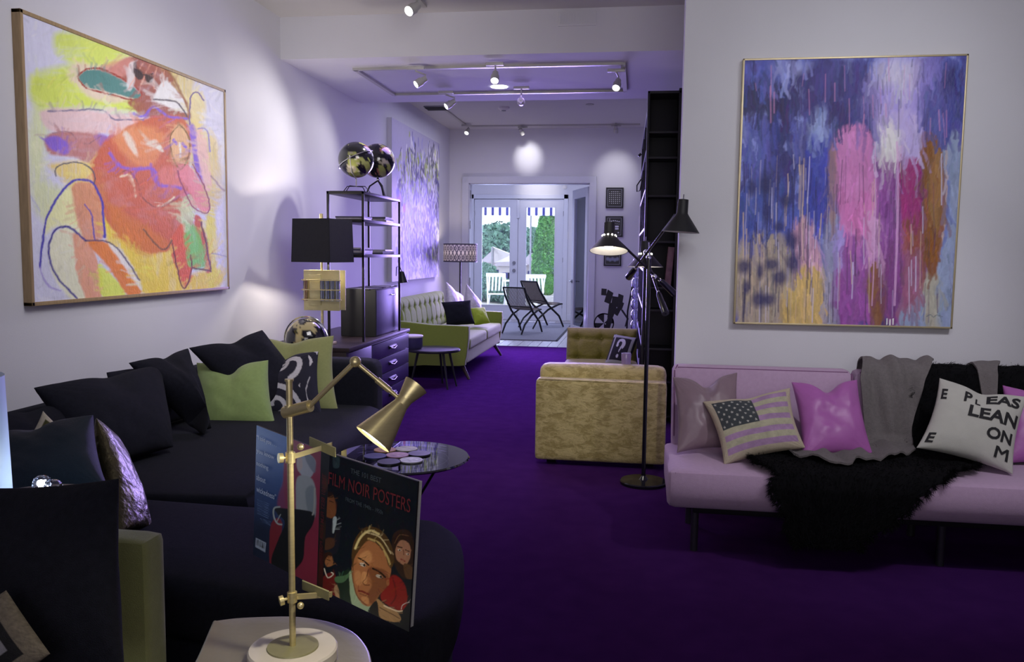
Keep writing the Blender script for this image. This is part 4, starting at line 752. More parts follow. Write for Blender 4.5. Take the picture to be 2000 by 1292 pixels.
# ---- book
S3 = 2.936
def C3(x, y): return (480+x/S3, 800+y/S3)
bk = thing('book', 'large dark poster book hung open over the brass lamp clamps', 'book', tuple(at(620, 1150, y=1.66)))
q_back = [at(*C3(62, 88), y=1.84), at(*C3(432, 232), y=1.655), at(*C3(407, 1012), y=1.655), at(*C3(42, 830), y=1.84)]
q_sp = [q_back[1], at(*C3(482, 250), y=1.635), at(*C3(440, 1032), y=1.635), q_back[2]]
q_fr = [q_sp[1], at(*C3(987, 410), y=1.54), at(*C3(935, 1272), y=1.54), q_sp[2]]
def lerp4(q, u, v): return q[0]*(1-u)*(1-v)+q[1]*u*(1-v)+q[2]*u*v+q[3]*(1-u)*v
def qn(q):
    n = (q[1]-q[0]).cross(q[3]-q[0]).normalized(); return n if n.dot(Vector((0, 0, HC))-q[0]) > 0 else -n
def paint_back():
    p = Paint(130, 200, [(62, 88), (432, 232), (407, 1012), (42, 830)], (52, 92, 160), 1.5, warp=2); full = (slice(None), slice(None))
    p.mixin(full, np.clip(p.V*1.5-.15, 0, 1), (16, 24, 44), .93)
    p.poly([(220, 420), (255, 180), (435, 225), (410, 1015), (285, 960), (250, 640)], (128, 38, 62), 10, .95, smooth=2); p.poly([(150, 650), (215, 650), (172, 895), (140, 880)], (120, 32, 46), 5, .95)
    p.poly([(215, 430), (300, 330), (300, 560), (190, 560)], (120, 45, 80), 16, .8)
    p.poly([(310, 250), (360, 250), (400, 290), (395, 350), (370, 390), (330, 380), (300, 330), (298, 280)], (150, 160, 172), 7, 1); p.poly([(300, 275), (325, 270), (330, 330), (310, 355), (300, 330)], (165, 158, 160), 5, 1); p.poly([(340, 255), (395, 280), (400, 360), (370, 330)], (96, 108, 128), 6, .8)
    p.poly([(310, 380), (370, 385), (400, 440), (405, 560), (385, 640), (345, 600), (335, 680), (300, 640), (292, 450)], (140, 152, 158), 8, 1); p.poly([(345, 470), (395, 440), (400, 600), (370, 620)], (100, 116, 128), 10, .7)
    p.poly([(168, 560), (230, 566), (300, 570), (390, 590), (385, 660), (345, 730), (335, 850), (300, 905), (240, 960), (150, 885), (185, 760), (230, 650), (190, 600)], (12, 16, 26), 5, 1)
    p.line([(200, 556), (168, 566), (166, 610), (185, 650), (210, 658)], (150, 165, 165), 9, 4); p.line([(185, 640), (205, 600)], (150, 165, 165), 5, 3); p.line([(385, 600), (395, 560), (398, 450)], (150, 155, 150), 8, 5)
    for i in range(9): p.line([(66, 512+i*10), (140-(i % 3)*4, 541+i*10)], (96, 122, 160), 2.2, 2, .8, smooth=0)
    for i in range(3): p.line([(85+i*8, 622+i*11), (146, 643+i*9)], (90, 115, 150), 2.2, 2, .8, smooth=0)
    p.poly([(58, 732), (120, 762), (116, 818), (55, 786)], (150, 165, 180), 3, 1, smooth=0)
    for i in range(11): p.line([(64+i*4.6, 742+i*2.2), (63+i*4.6, 775+i*2.2)], (20, 25, 35), 1.6+(i % 3), 1, .9, smooth=0)
    return p
def paint_front():
    p = Paint(190, 220, [(482, 250), (987, 410), (935, 1272), (440, 1032)], (11, 19, 27), 1.35, warp=2.5)
    SK = (150, 98, 60); SD = (92, 50, 30); HL = (190, 138, 88)
    p.poly([(500, 262), (535, 275), (535, 325), (515, 335), (500, 320)], (45, 66, 72), 3, .7); p.line([(508, 280), (528, 310)], (16, 28, 34), 3)
    p.poly([(460, 480), (495, 485), (515, 540), (512, 600), (480, 620), (455, 590)], (110, 68, 40), 6); p.poly([(455, 470), (490, 470), (500, 500), (470, 500)], (35, 22, 16), 5); p.line([(480, 520), (500, 528)], (20, 12, 10), 5); p.poly([(500, 615), (520, 620), (505, 700), (492, 690)], (150, 165, 170), 4); p.poly([(450, 620), (495, 630), (500, 720), (540, 640), (530, 800), (470, 820), (440, 720)], (24, 25, 34), 6, .9)
    p.poly([(455, 740), (500, 735), (505, 780), (455, 800)], (74, 48, 30), 8, .8)
    p.poly([(455, 830), (480, 815), (500, 850), (495, 890), (460, 895)], (128, 84, 52), 4); p.poly([(450, 825), (482, 812), (498, 835), (470, 835), (452, 870)], (44, 24, 16), 4); p.line([(465, 855), (485, 862)], (30, 14, 10), 4)
    p.poly([(440, 960), (500, 930), (525, 1000), (520, 1075), (450, 1045)], (96, 24, 24), 5); p.line([(450, 910), (470, 960), (500, 940), (490, 930)], (190, 185, 170), 6, 3); p.poly([(505, 1020), (530, 1005), (555, 1090), (520, 1080)], (160, 130, 95), 5)
    p.poly([(510, 962), (600, 912), (640, 1000), (610, 1125), (545, 1100), (530, 1020)], (24, 40, 30), 6); p.poly([(512, 955), (570, 945), (600, 915), (600, 935), (560, 985), (515, 985)], (70, 105, 72), 4, .9)
    p.poly([(590, 950), (603, 930), (630, 1050), (690, 1120), (745, 1070), (725, 1140), (690, 1165), (610, 1125)], (138, 160, 128), 4)
    p.poly([(835, 740), (870, 690), (930, 688), (962, 745), (965, 850), (955, 950), (900, 960), (850, 880)], (46, 30, 22), 6); p.poly([(858, 790), (885, 745), (935, 765), (945, 830), (920, 885), (890, 880), (862, 850)], (156, 112, 84), 5); p.ell(880, 800, 11, 6, (190, 175, 155), .3, 1, .3); p.ell(882, 801, 4, 5, (15, 10, 10), .3); p.ell(927, 824, 11, 6, (190, 175, 155), .3, 1, .3); p.ell(930, 825, 4, 5, (15, 10, 10), .3); p.line([(868, 780), (895, 787)], (25, 15, 12), 6, 3); p.line([(915, 800), (938, 810)], (25, 15, 12), 6, 3); p.line([(903, 800), (905, 830)], (110, 70, 50), 5); p.line([(888, 855), (910, 865)], (120, 30, 28), 8, 3); p.line([(850, 760), (880, 715), (930, 720)], (90, 64, 44), 5)
    p.poly([(830, 950), (880, 960), (915, 1010), (925, 1090), (890, 1150), (800, 1110), (770, 1060)], (124, 24, 22), 6); p.line([(840, 960), (860, 1060), (830, 1110)], (86, 14, 16), 8, 6); p.poly([(905, 880), (955, 900), (955, 965), (915, 955)], (84, 60, 38), 5)
    p.poly([(612, 860), (650, 790), (700, 745), (780, 790), (830, 880), (822, 960), (805, 1010), (770, 1050), (735, 1100), (700, 1125), (655, 1100), (620, 1030), (605, 940)], SK, 5, 1)
    p.poly([(700, 900), (800, 920), (815, 1000), (770, 1050), (720, 1110), (690, 1060), (720, 1000)], SD, 12, .7); p.poly([(640, 840), (700, 800), (720, 860), (660, 880)], HL, 12, .7); p.poly([(665, 930), (690, 930), (690, 990), (660, 990)], HL, 6, .8); p.poly([(625, 920), (655, 930), (655, 1000), (625, 990)], HL, 8, .5); p.poly([(660, 1070), (700, 1075), (700, 1110), (670, 1100)], HL, 6, .6)
    p.poly([(605, 880), (608, 790), (640, 710), (690, 668), (760, 680), (820, 745), (850, 840), (835, 900), (815, 890), (790, 810), (745, 760), (700, 745), (655, 790), (620, 850), (612, 900)], (72, 52, 26), 4)
    p.line([(625, 790), (660, 720), (710, 690), (760, 710)], (205, 190, 130), 13, 6, .9); p.line([(700, 735), (760, 760), (800, 820), (825, 880)], (178, 156, 96), 11, 6, .9); p.line([(690, 700), (770, 730), (830, 820)], (215, 200, 150), 6, 5, .8); p.line([(740, 750), (780, 800)], (30, 22, 14), 6, 4, .8)
    p.line([(640, 845), (672, 862), (700, 885)], (30, 16, 10), 9, 3); p.line([(725, 905), (765, 925), (795, 955)], (26, 14, 10), 10, 3); p.ell(668, 884, 18, 9, (190, 185, 170), .3, 1, .35); p.ell(676, 887, 6, 7, (15, 10, 10), .3); p.ell(760, 950, 19, 9, (180, 172, 155), .3, 1, .35); p.ell(770, 953, 6, 7, (15, 10, 10), .3); p.line([(648, 880), (690, 892)], (30, 15, 10), 3, 2); p.line([(738, 940), (782, 960)], (30, 15, 10), 3, 2)
    p.line([(700, 910), (688, 960), (668, 985), (680, 1000), (705, 1000)], (84, 42, 24), 5, 4); p.line([(645, 1035), (665, 1038), (700, 1055)], (104, 34, 26), 10, 4); p.line([(650, 1050), (690, 1065)], (90, 46, 30), 4, 3); p.ell(812, 985, 9, 20, (140, 88, 52), .3); p.line([(612, 900), (612, 980), (640, 1070), (690, 1118)], (60, 32, 20), 5, 4, .7)
    p.poly([(750, 1080), (800, 1120), (860, 1150), (890, 1200), (850, 1215), (770, 1190), (745, 1140)], (150, 118, 78), 4); p.line([(765, 1130), (830, 1165), (880, 1195)], (70, 40, 25), 4, 3); p.line([(790, 1120), (860, 1150), (895, 1150)], (205, 185, 150), 8, 3); p.line([(890, 1140), (900, 1115), (938, 1100)], (190, 190, 180), 4, 2); p.poly([(690, 1165), (745, 1090), (760, 1190), (730, 1200)], (20, 22, 24), 4)
    p.dabs(700, 26, 5, .16, seed=4, alpha=.45)
    return p
def book_board(q, paint, nm):
    n = qn(q); b = thing_ = None
    brd = MB().extr([v-n*.004 for v in q], -n*.0005).extr([v-n*.0002 for v in q], -n*.0036).build(nm, 'black_paint', bk, smooth=0)
    mb, cc = paint.mesh([tuple(v) for v in q]); mb.build('cover_print', 'print', brd, smooth=0, cols=cc); return brd, n
bb, nb_ = book_board(q_back, paint_back(), 'back_cover'); fb, nf_ = book_board(q_fr, paint_front(), 'front_cover')
ps = Paint(16, 200, [(432, 232), (482, 250), (440, 1032), (407, 1012)], (16, 18, 24), 1.3);
for v_, c in ((480, (84, 50, 34)), (760, (60, 40, 26)), (900, (70, 20, 20)), (980, (80, 24, 22))): ps.ell(462-(v_-240)*.045, v_, 16, 50, c, .8, .7)
spn, ns_ = book_board(q_sp, ps, 'spine')
mat('page_edge', (.5, .5, .46), .8, var=.2, vscale=80, stretch=(1, 1, 30))
MB().extr([lerp4(q_fr, .02, .012)-nf_*.006, lerp4(q_fr, .985, .012)-nf_*.006, lerp4(q_fr, .985, .985)-nf_*.006, lerp4(q_fr, .02, .985)-nf_*.006], -nf_*.012).build('page_block', 'page_edge', bk, smooth=0)
mat('ink_red', hx('6a262e'), .4, var=.05); mat('ink_grey', hx('47545e'), .4, var=.05); mat('ink_blue', hx('c4d8f4'), .4, var=.05)
def tx(s, q, n, u0, u1, v0, v1, m, par, bold=0., nm='lettering', rot=False, sp=1.0):
    f = (lambda x, y: lerp4(q, u0+(u1-u0)*x, v1+(v0-v1)*y)+n*.0035) if not rot else (lambda x, y: lerp4(q, u0+(u1-u0)*y, v0+(v1-v0)*x)+n*.0006)
    return text_mesh(s, f, nm, m, par, bold, 1, sp)
tx('THE 101 BEST', q_fr, nf_, .27, .62, .05, .085, 'ink_grey', fb); tx('FILM NOIR POSTERS', q_fr, nf_, .015, .95, .125, .215, 'ink_red', fb, .0); tx('FROM THE 1940s - 1950s', q_fr, nf_, .23, .66, .262, .29, 'ink_grey', fb)
tx('THE 101 BEST FILM NOIR POSTERS', q_sp, ns_, .72, .25, .16, .82, 'ink_red', spn, .01, rot=True)
for s, u0, u1, v0 in (('\u201cI told you . . .', .03, .36, .075), ('you know', .035, .33, .175), ('nothing', .04, .24, .272), ('about', .045, .20, .372), ('wickedness\u201d', .05, .38, .462)):
    tx(s, q_back, nb_, u0, u1, v0-.01, v0+.034, 'ink_blue', bb, .01)
# ================================================================== round glass table with coasters
rt_ = at(786, 893, z=.50); cx, cy = -1.005, 3.53
rtb = thing('round_table', 'low round smoky glass table holding seven coasters', 'table', (cx, cy, 0))
MB().lathe([(0, .488), (.292, .488), (.298, .494), (.292, .50), (0, .50)], (cx, cy, 0), n=64).build('glass_top', 'smoky_glass', rtb)
MB().lathe([(.20, .478), (.205, .478), (.205, .488), (.20, .488), (.20, .478)], (cx, cy, 0), n=40).build('rim_ring', 'black_metal', rtb)
for k in range(3):
    a = R(-25+k*120); MB().tube([(cx+.20*math.cos(a), cy+.20*math.sin(a), .485), (cx+.02*math.cos(a+.4), cy+.02*math.sin(a+.4), .22), (cx-.16*math.cos(a), cy-.16*math.sin(a), .0)], .006, 8).build('leg', 'black_metal', rtb)
base = dict(orange=(150, 110, 60), cream=(150, 150, 125), pink=(150, 115, 125), dark=(40, 42, 50), dark2=(34, 36, 44), blue=(44, 48, 96), white=(178, 180, 178))
for nm, px, py, ca, lb in (('orange', 752, 878, 'orange', 'orange printed coaster nearest the brass shade'), ('cream', 794, 876, 'cream', 'cream coaster at the back of the coaster cluster'), ('pink', 776, 888, 'pink', 'pink patterned coaster in the middle of the cluster'), ('dark', 819, 885, 'dark', 'dark coaster at the right end of the cluster'), ('blue', 733, 890, 'blue', 'dark blue coaster at the left end of the cluster'), ('dark2', 760, 901, 'dark2', 'charcoal coaster at the front left of the cluster'), ('white', 803, 898, 'white', 'white coaster at the front of the cluster')):
    c = at(px, py, z=.505); c.z = .5005; N_ = 28; vs = []; cs = []; col = np.array(s2l(np.array(base[ca])/255)*1.4); mb = MB()
    fine = [0, .25, .5, .75, .9, 1]
    for r_ in fine:
        for k in range(N_):
            t = 2*math.pi*k/N_; x_, y_ = r_*.05*math.cos(t), r_*.05*math.sin(t); mb.v.append((c.x+x_, c.y+y_, .507)); f_ = .55+.9*vnoise(np.array([x_*90+px]), np.array([y_*90]), 3)[0]; mb.c.append(tuple(np.clip(col*f_, 0, 1)) if r_ < .9 else tuple(col))
    for k in range(N_): t = 2*math.pi*k/N_; mb.v.append((c.x+.05*math.cos(t), c.y+.05*math.sin(t), .5005)); mb.c.append((.01, .01, .01))
    for i in range(len(fine)):
        for k in range(N_): a_, b_ = i*N_+k, i*N_+(k+1) % N_; mb.f.append((a_, a_+N_, b_+N_, b_))
    mb.build('coaster', 'print', None, smooth=30, loc=(c.x, c.y, .5005), label=lb, cat='coaster', group='coasters on the round glass table')
# ================================================================== pink sofa
pk = thing('sofa_bed', 'pale pink armless sofa bed under the big painting', 'sofa', (1.4, 4.1, 0))
PX0, PX1 = .165, 2.62
# seat: profile in YZ with rounded front, extruded over X
def prof_mesh(profile, x0, x1, bev=.03, nx=24, bulge=0):
    pr = np.array(profile, float); cen = pr.mean(0); xs = [x0, x0+bev*.3, x0+bev]+list(np.linspace(x0+bev, x1-bev, nx))[1:-1]+[x1-bev, x1-bev*.3, x1]; mb = MB(); n = len(pr)
    for i, x in enumerate(xs):
        sh_ = bev*.9 if x in (x0, x1) else bev*.3 if x in (xs[1], xs[-2]) else 0; d = cen-pr; L_ = np.linalg.norm(d, axis=1)[:, None]; q = pr+d/L_*sh_
        mb.v += [(x, a, b) for a, b in q]
    m = len(xs)
    for i in range(m-1):
        for k in range(n): a = i*n+k; b = i*n+(k+1) % n; mb.f.append((a, a+n, b+n, b))
    mb.f.append(tuple(range(n))); mb.f.append(tuple((m-1)*n+k for k in range(n-1, -1, -1))); return mb
seat_pr = sm([(3.79, .395), (3.835, .425), (4.1, .432), (4.34, .425), (4.40, .40), (4.40, .28), (4.2, .25), (3.92, .235), (3.845, .245), (3.79, .31)], 4, True)
prof_mesh(seat_pr, PX0, PX1, .035).build('seat', 'pink_cloth', pk)
bk_pr = sm([(4.33, .43), (4.37, .50), (4.455, .775), (4.475, .805), (4.53, .815), (4.575, .79), (4.55, .6), (4.47, .40), (4.38, .38)], 4, True)
prof_mesh(bk_pr, PX0+.035, 1.105, .03, 12).build('backrest', 'pink_cloth', pk, label='left section of the pink backrest'); prof_mesh(bk_pr, 1.115, PX1, .03, 16).build('backrest', 'pink_cloth', pk, label='right section of the pink backrest')
MB().tube([(PX0+.03, 3.800, .412), (PX1-.03, 3.800, .412)], .004, 6).build('piping', 'pink_piping', pk); MB().tube([(PX0+.06, 4.47, .806), (1.08, 4.47, .806)], .0042, 6).build('piping', 'pink_piping', pk); MB().tube([(1.14, 4.47, .806), (PX1-.03, 4.47, .806)], .0042, 6).build('piping', 'pink_piping', pk)
MB().tube([(PX0+.045, 4.35, .45), (PX0+.045, 4.465, .79), (PX0+.06, 4.50, .815)], .004, 6).build('piping', 'pink_piping', pk)
MB().tube([(1.10, 4.45, .76), (1.10, 4.467, .80)], .006, 6).build('seam_tab', 'pink_piping', pk)
rbox((PX0+.12, 3.93, .19), (PX1-.12, 4.42, .245), .01).build('frame', 'black_metal', pk)
mat('dark_chrome', (.10, .10, .11), .3, .8)
for x in (.30, 1.4, 2.45):
    for y in (3.97, 4.38): MB().tube([(x, y, .20), (x, y, 0)], .018, 12).build('leg', 'dark_chrome', pk)
def seatpil(m, lab, tl, tr, br, bl, T=.14, n=50, **k): return pillow('throw_pillow', m, [tl, tr, br, bl], T, n, lab, group='pillows on the pink sofa', **k)
yt = 4.36
seatpil('mauve_satin', 'dusty mauve satin pillow at the left end of the pink sofa', at(1314, 736, y=4.30), at(1440, 727, y=4.36), at(1450, 876, y=4.16), at(1322, 884, y=4.06), dent=.13, seed=1, wr=.010)
def flag(U, V):
    c = np.zeros(U.shape+(3,)); u = (U-.06)/.88; v = (V-.08)/.84; st_ = (np.floor(v*9) % 2 == 0); c[:] = hx('a09c84'); c[st_] = hx('96789a'); m = (v > 0) & (v < 1); t = fbm(U*14, V*14, 4); c *= (.75+.5*t)[..., None]
    b = (u < 0) | (u > 1) | (v < 0) | (v > 1); c[b] = hx('a59a86')
    ct = (u > 0) & (u < .52) & (v > 0) & (v < .56); c[ct] = np.array(hx('363b3e'))
    for i in range(9):
        for j in range(7):
            if (i+j) % 2: continue
            du, dv = (u-(.035+i*.056))*1.5, v-(.05+j*.077); r = np.hypot(du, dv); th = np.arctan2(dv, du); s = r < .019*(1+.42*np.cos(5*th+math.pi/2)); c[s & ct] = hx('a9a9a0')
    return np.clip(c*1.25, 0, .8)
seatpil('print_cloth', 'rectangular pillow with faded stars and stripes flag', at(1373, 784, y=4.16), at(1543, 757, y=4.22), at(1573, 874, y=4.02), at(1414, 908, y=3.94), T=.13, n=200, colfn=flag, dent=.02, seed=3, wr=.004)
seatpil('magenta_satin', 'bright magenta satin pillow in the middle of the pink sofa', at(1546, 746, y=4.27), at(1674, 741, y=4.31), at(1705, 888, y=4.08), at(1567, 895, y=4.00), dent=.12, seed=5, wr=.009)
mat('cotton', (.50, .50, .45), .9, var=.05, bump=.3, bscale=500)
cp, cs_ = seatpil('cotton', 'off-white pillow with black words PLEASE LEAN ON ME', at(1835, 738, y=4.24), at(2008, 775, y=4.18), at(1978, 926, y=3.96), at(1790, 874, y=4.04), dent=.05, seed=7, wr=.005)
def pt2(u0, u1, v0, v1): return lambda x, y: cs_(np.array(u0+(u1-u0)*x), np.array(v1+(v0-v1)*y), 1, .0035)
for s, u0, u1, v0, v1 in (('P', .30, .39, .13, .30), ('L', .43, .49, .20, .30), ('EAS', .55, .93, .08, .24), ('LEAN', .38, .95, .33, .50), ('ON', .62, .93, .57, .72), ('M', .76, .91, .78, .92), ('M', .768, .918, .78, .92), ('E', .035, .10, .17, .32), ('E', .04, .12, .80, .93)):
    text_mesh(s, pt2(u0, u1, v0, v1), 'lettering', 'ink', cp, 0 if s == 'M' else .03, 3)
seatpil('magenta_satin', 'purple pillow cut off by the right frame edge', at(1958, 752, y=4.38), at(2110, 770, y=4.38), at(2115, 912, y=4.2), at(1962, 905, y=4.16), dent=.06, seed=9)
# ---- throw and fur
def sofa_surface(s):
    """path over the pink sofa: s 0 behind the back top, then down the back, over the seat, down the front"""
    P_ = [(4.62, .74), (4.60, .815), (4.52, .842), (4.455, .825), (4.41, .70), (4.36, .50), (4.31, .452), (4.15, .452), (3.95, .450), (3.85, .445), (3.792, .43), (3.765, .38), (3.770, .30), (3.775, .22), (3.78, .12)]
    P_ = np.array(P_); d = np.concatenate([[0], np.cumsum(np.linalg.norm(np.diff(P_, axis=0), axis=1))]); return np.interp(s, d, P_[:, 0]), np.interp(s, d, P_[:, 1]), d
_, _, DS = sofa_surface(0)
def sheet(name, m, rows, label, cat, off=0., T=.010, nx=40, ns=60, wr=.006, seed=0, jag=0, build=True):
    """rows: (arc length s, left x, right x)"""
    rows = np.array(rows); s = np.linspace(rows[0, 0], rows[-1, 0], ns+1); xl = np.interp(s, rows[:, 0], rows[:, 1]); xr = np.interp(s, rows[:, 0], rows[:, 2]); t = np.linspace(0, 1, nx+1)
    y, z, _ = sofa_surface(s); dy, dz = np.gradient(y), np.gradient(z); L_ = np.hypot(dy, dz); ny, nz = dz/L_, -dy/L_; flip = np.where(ny*(-1)+nz > 0, 1, -1)*1.0
    ny, nz = np.abs(1)*(dz/L_), -(dy/L_)
    ny = np.convolve(np.pad(ny, 2, 'edge'), np.ones(5)/5, 'valid'); nz = np.convolve(np.pad(nz, 2, 'edge'), np.ones(5)/5, 'valid')
    X = xl[:, None]+(xr-xl)[:, None]*t[None]; S = s[:, None]+0*X; j = jag*(fbm(S*30, X*0+seed, seed)-.5)*2; X = X+j*(np.abs(t-.5)*2)[None]**4
    w = off+T+wr*(1+np.sin(X*38+S*6+seed)*.7+.5*np.sin(X*70-S*12+seed))*np.minimum(1, 1)
    Yt, Zt = y[:, None]+ny[:, None]*w, z[:, None]+nz[:, None]*w; Yb, Zb = y[:, None]+ny[:, None]*(w-T*.8), z[:, None]+nz[:, None]*(w-T*.8)
    A_ = np.stack([X, Yt, Zt], -1).reshape(-1, 3); B_ = np.stack([X, Yb, Zb], -1).reshape(-1, 3); k = nx+1; I = np.arange((ns+1)*k).reshape(ns+1, k); f = np.stack([I[:-1, :-1], I[1:, :-1], I[1:, 1:], I[:-1, 1:]], -1).reshape(-1, 4); n0_ = (ns+1)*k
    mb = MB(); mb.v = list(map(tuple, np.concatenate([A_, B_]))); mb.f = list(map(tuple, f))+[tuple(q) for q in (f[:, ::-1]+n0_)]
    rim = list(I[0])+list(I[1:, -1])+list(I[-1, ::-1][1:])+list(I[::-1, 0][1:-1]);
    for a_, b_ in zip(rim, rim[1:]+rim[:1]): mb.f.append((b_, a_, a_+n0_, b_+n0_))
    mb.f = [tuple(int(i) for i in q) for q in mb.f]
    c = A_.mean(0); o = mb.build(name, m, None, smooth=60, loc=(c[0], c[1], A_[:, 2].min()), label=label, cat=cat); return o, A_, (ny, nz)
def sx(px, py, **k): return at(px, py, **k).x
# key arc lengths
sT, sB, sF = DS[2], DS[6], DS[10]
fo, FA, _ = sheet('fur_throw', 'fur', [(.0, sx(1810, 730, y=4.5), 2.45), (sT, sx(1815, 725, y=4.5), 2.4), (sT+.1, 1.42, 2.30), (sB-.1, 1.25, 2.0), (sB, .92, 1.80), (DS[7], .66, 1.66), (DS[8], .55, 1.52), (sF, .60, 1.30), (sF+.10, .64, 1.22), (sF+.22, .68, 1.08), (sF+.32, .74, .98)], 'black shaggy sheepskin throw hanging over the pink sofa front', 'throw', off=.004, T=.012, seed=3, jag=.05, wr=.003, nx=60, ns=90)
# shaggy strands
ns_f, nx_f = 90, 60; G = FA.reshape(ns_f+1, nx_f+1, 3); NF = 26000; si = rng.integers(0, ns_f, NF); ti = rng.integers(0, nx_f+1, NF); k_ = rng.random(NF) < .30; ti[k_] = np.where(rng.random(k_.sum()) < .5, 0, nx_f)
k2 = rng.random(NF) < .05; si[k2] = ns_f-1; p0_ = G[si, ti]+rng.normal(0, .004, (NF, 3)); down = G[np.minimum(si+1, ns_f), ti]-G[si, ti]; down /= np.linalg.norm(down, axis=1)[:, None]+1e-9
side = np.where(ti == 0, -1., np.where(ti == nx_f, 1., 0))[:, None]*np.array([[1, 0, 0]]); up_ = np.array([0, -.45, .5]); l = rng.uniform(.012, .032, NF)[:, None]*np.where(ti[:, None] % nx_f == 0, 1.4, 1); dirv = down*.9+side*.9+up_*.35+rng.normal(0, .35, (NF, 3)); dirv /= np.linalg.norm(dirv, axis=1)[:, None]
wv = np.cross(dirv, rng.normal(0, 1, (NF, 3))); wv /= np.linalg.norm(wv, axis=1)[:, None]; wv *= .0016; tri = np.stack([p0_-wv, p0_+wv, p0_+dirv*l], 1).reshape(-1, 3)
mb = MB(); mb.v = tri.tolist(); mb.f = np.arange(NF*3).reshape(-1, 3).tolist(); mb.build('fur', 'fur', fo, smooth=0, kind='stuff')
sheet('knitted_throw', 'grey_knit', [(.0, sx(1690, 730, y=4.5), sx(1822, 735, y=4.5)), (sT, sx(1685, 725, y=4.5), sx(1825, 735, y=4.5)), (sT+.12, 1.12, 1.43), (sB-.12, 1.14, 1.36), (sB, 1.02, 1.36), (DS[7], .66, 1.33), (DS[8]-.03, .74, 1.16), (DS[8]+.05, .84, 1.0), (DS[9]+.0, .90, .97)], 'grey knitted throw over the pink sofa back and seat', 'throw', off=.020, T=.012, wr=.014, seed=1)
sheet('knitted_scarf', 'grey_knit', [(.02, sx(1905, 735, y=4.5), sx(1945, 735, y=4.5)), (sT, sx(1900, 728, y=4.5), sx(1955, 735, y=4.5)), (sT+.07, sx(1905, 750, y=4.45), sx(1942, 755, y=4.45)), (sT+.2, sx(1912, 780, y=4.42), sx(1938, 780, y=4.42))], 'narrow grey knitted end over the black fur at right', 'throw', off=.022, T=.012, wr=.006, seed=2)
# ================================================================== three-arm floor lamp
fl = thing('floor_lamp', 'tall black three-armed floor lamp with cone shades and round base', 'lamp', (.076, 5.10, 0))
FY = 5.10
def FP(u, v, dy=0): return at(u, v, y=FY+dy)
MB().lathe([(0, 0), (.142, 0), (.142, .016), (.136, .022), (.03, .028), (.014, .05), (.014, .055)], (.070, FY, 0), n=48).build('base', 'lacquer_black', fl)
ptop = FP(1268, 500); MB().tube([(.070, FY, .02), (ptop.x, FY, ptop.z)], .0125, 14).build('pole', 'lacquer_black', fl); MB().tube([(ptop.x, FY, ptop.z), (FP(1267, 473).x, FY, FP(1267, 473).z)], .004, 8).build('finial', 'chrome', fl)
def arm(a, b, ctr, lab=None):
    t = MB().tube([tuple(a), tuple(b)], .0075, 12).build('arm', 'lacquer_black', fl); d = (b-a).normalized()
    MB().tube([tuple(b-d*ctr), tuple(b-d*ctr*.9), tuple(b)], [.008, .017, .022], 14).build('counterweight', 'lacquer_black', t)
    MB().tube([tuple(b-d*ctr*1.05), tuple(b-d*ctr)], .010, 12).build('collar', 'chrome', t); return t
def cone(c, r, d, label, neck=.034, hn=.085, hc=.075, lit=True, w=3):
    """c: centre of the mouth, d: direction from mouth to cap"""
    d = Vector(d).normalized(); c = Vector(c); s = MB().lathe([(r, 0), (neck*1.25, hc), (neck, hc+.012), (neck*.92, hc+hn), (0, hc+hn+.004)], tuple(c), tuple(d), 40).lathe([(r-.002, .0), (neck*1.2, hc-.004), (0, hc)], tuple(c), tuple(d), 40).build('lamp_shade', 'black_paint' if True else '', fl, label=label)
    mat('shade_inside', (.85, .82, .78), .5)
    MB().lathe([(r-.003, .001), (neck*1.2, hc-.006), (0, hc-.004)], tuple(c), tuple(d), 40).build('shade_lining', 'shade_inside', s)
    MB().sphere(tuple(c+d*.035), .026, 16).build('bulb', 'lamp_glow' if lit else 'shade_white', s)
    MB().tube([tuple(c+d*(hc+hn)), tuple(c+d*(hc+hn+.028))], .003, 8).build('finial', 'chrome', s)
    if lit: spot('floor_lamp_beam', tuple(c+d*.03), tuple(c-d), w, 130, .6, (1, .97, .93), .02)
    for k in range(10):
        t = 2*math.pi*k/10; a1 = d.orthogonal().normalized(); b1 = d.cross(a1)
        if lit: MB().sphere(tuple(c+d*(hc+.006)+(a1*math.cos(t)+b1*math.sin(t))*(neck*1.16)), .0055, 8).build('vent_hole', 'lamp_glow', s)
    return s
a1, b1 = FP(1201, 464, -.10), FP(1317, 573, .10); arm(a1, b1, .13)
a2, b2 = FP(1320, 418, -.46), FP(1228, 541, .26); arm(a2, b2, .14)
a3, b3 = FP(1259, 492, .20), FP(1300, 612, -.16); arm(a3, b3, .17)
for p, dy in (((1267, 503), 0), ((1262, 492), 0), ((1278, 540), 0)): q = FP(*p); MB().sphere((q.x, FY, q.z), .016, 14).build('joint', 'chrome', fl)
m1 = FP(1189, 490, -.12); cone(m1, .113, (.0, .25, 1), 'left black cone shade, lit', hc=.085)
bpy.data.objects  # the cap leans with the shade
m2 = FP(1329, 453, -.50); cone(m2, .100, (.06, .02, 1), 'upper right black cone shade, turned down', hc=.088, hn=.085, lit=False, w=3, neck=.030)
m3 = FP(1260, 521, .24); cone(m3, .112, (0, .05, 1), 'middle black cone shade behind the pole, lit', hc=.075, w=3)
MB().tube([tuple(a1), tuple(m1+Vector((0, .03, .10)))], .006, 8).build('shade_bracket', 'chrome', fl)
mat('cable', (.01, .01, .01), .5)
MB().tube([tuple(v) for v in (Vector((.19, 5.15, .004)), Vector((.27, 5.22, .02)), Vector((.33, 5.28, .01)))], .004, 6).build('cable', 'cable', fl)
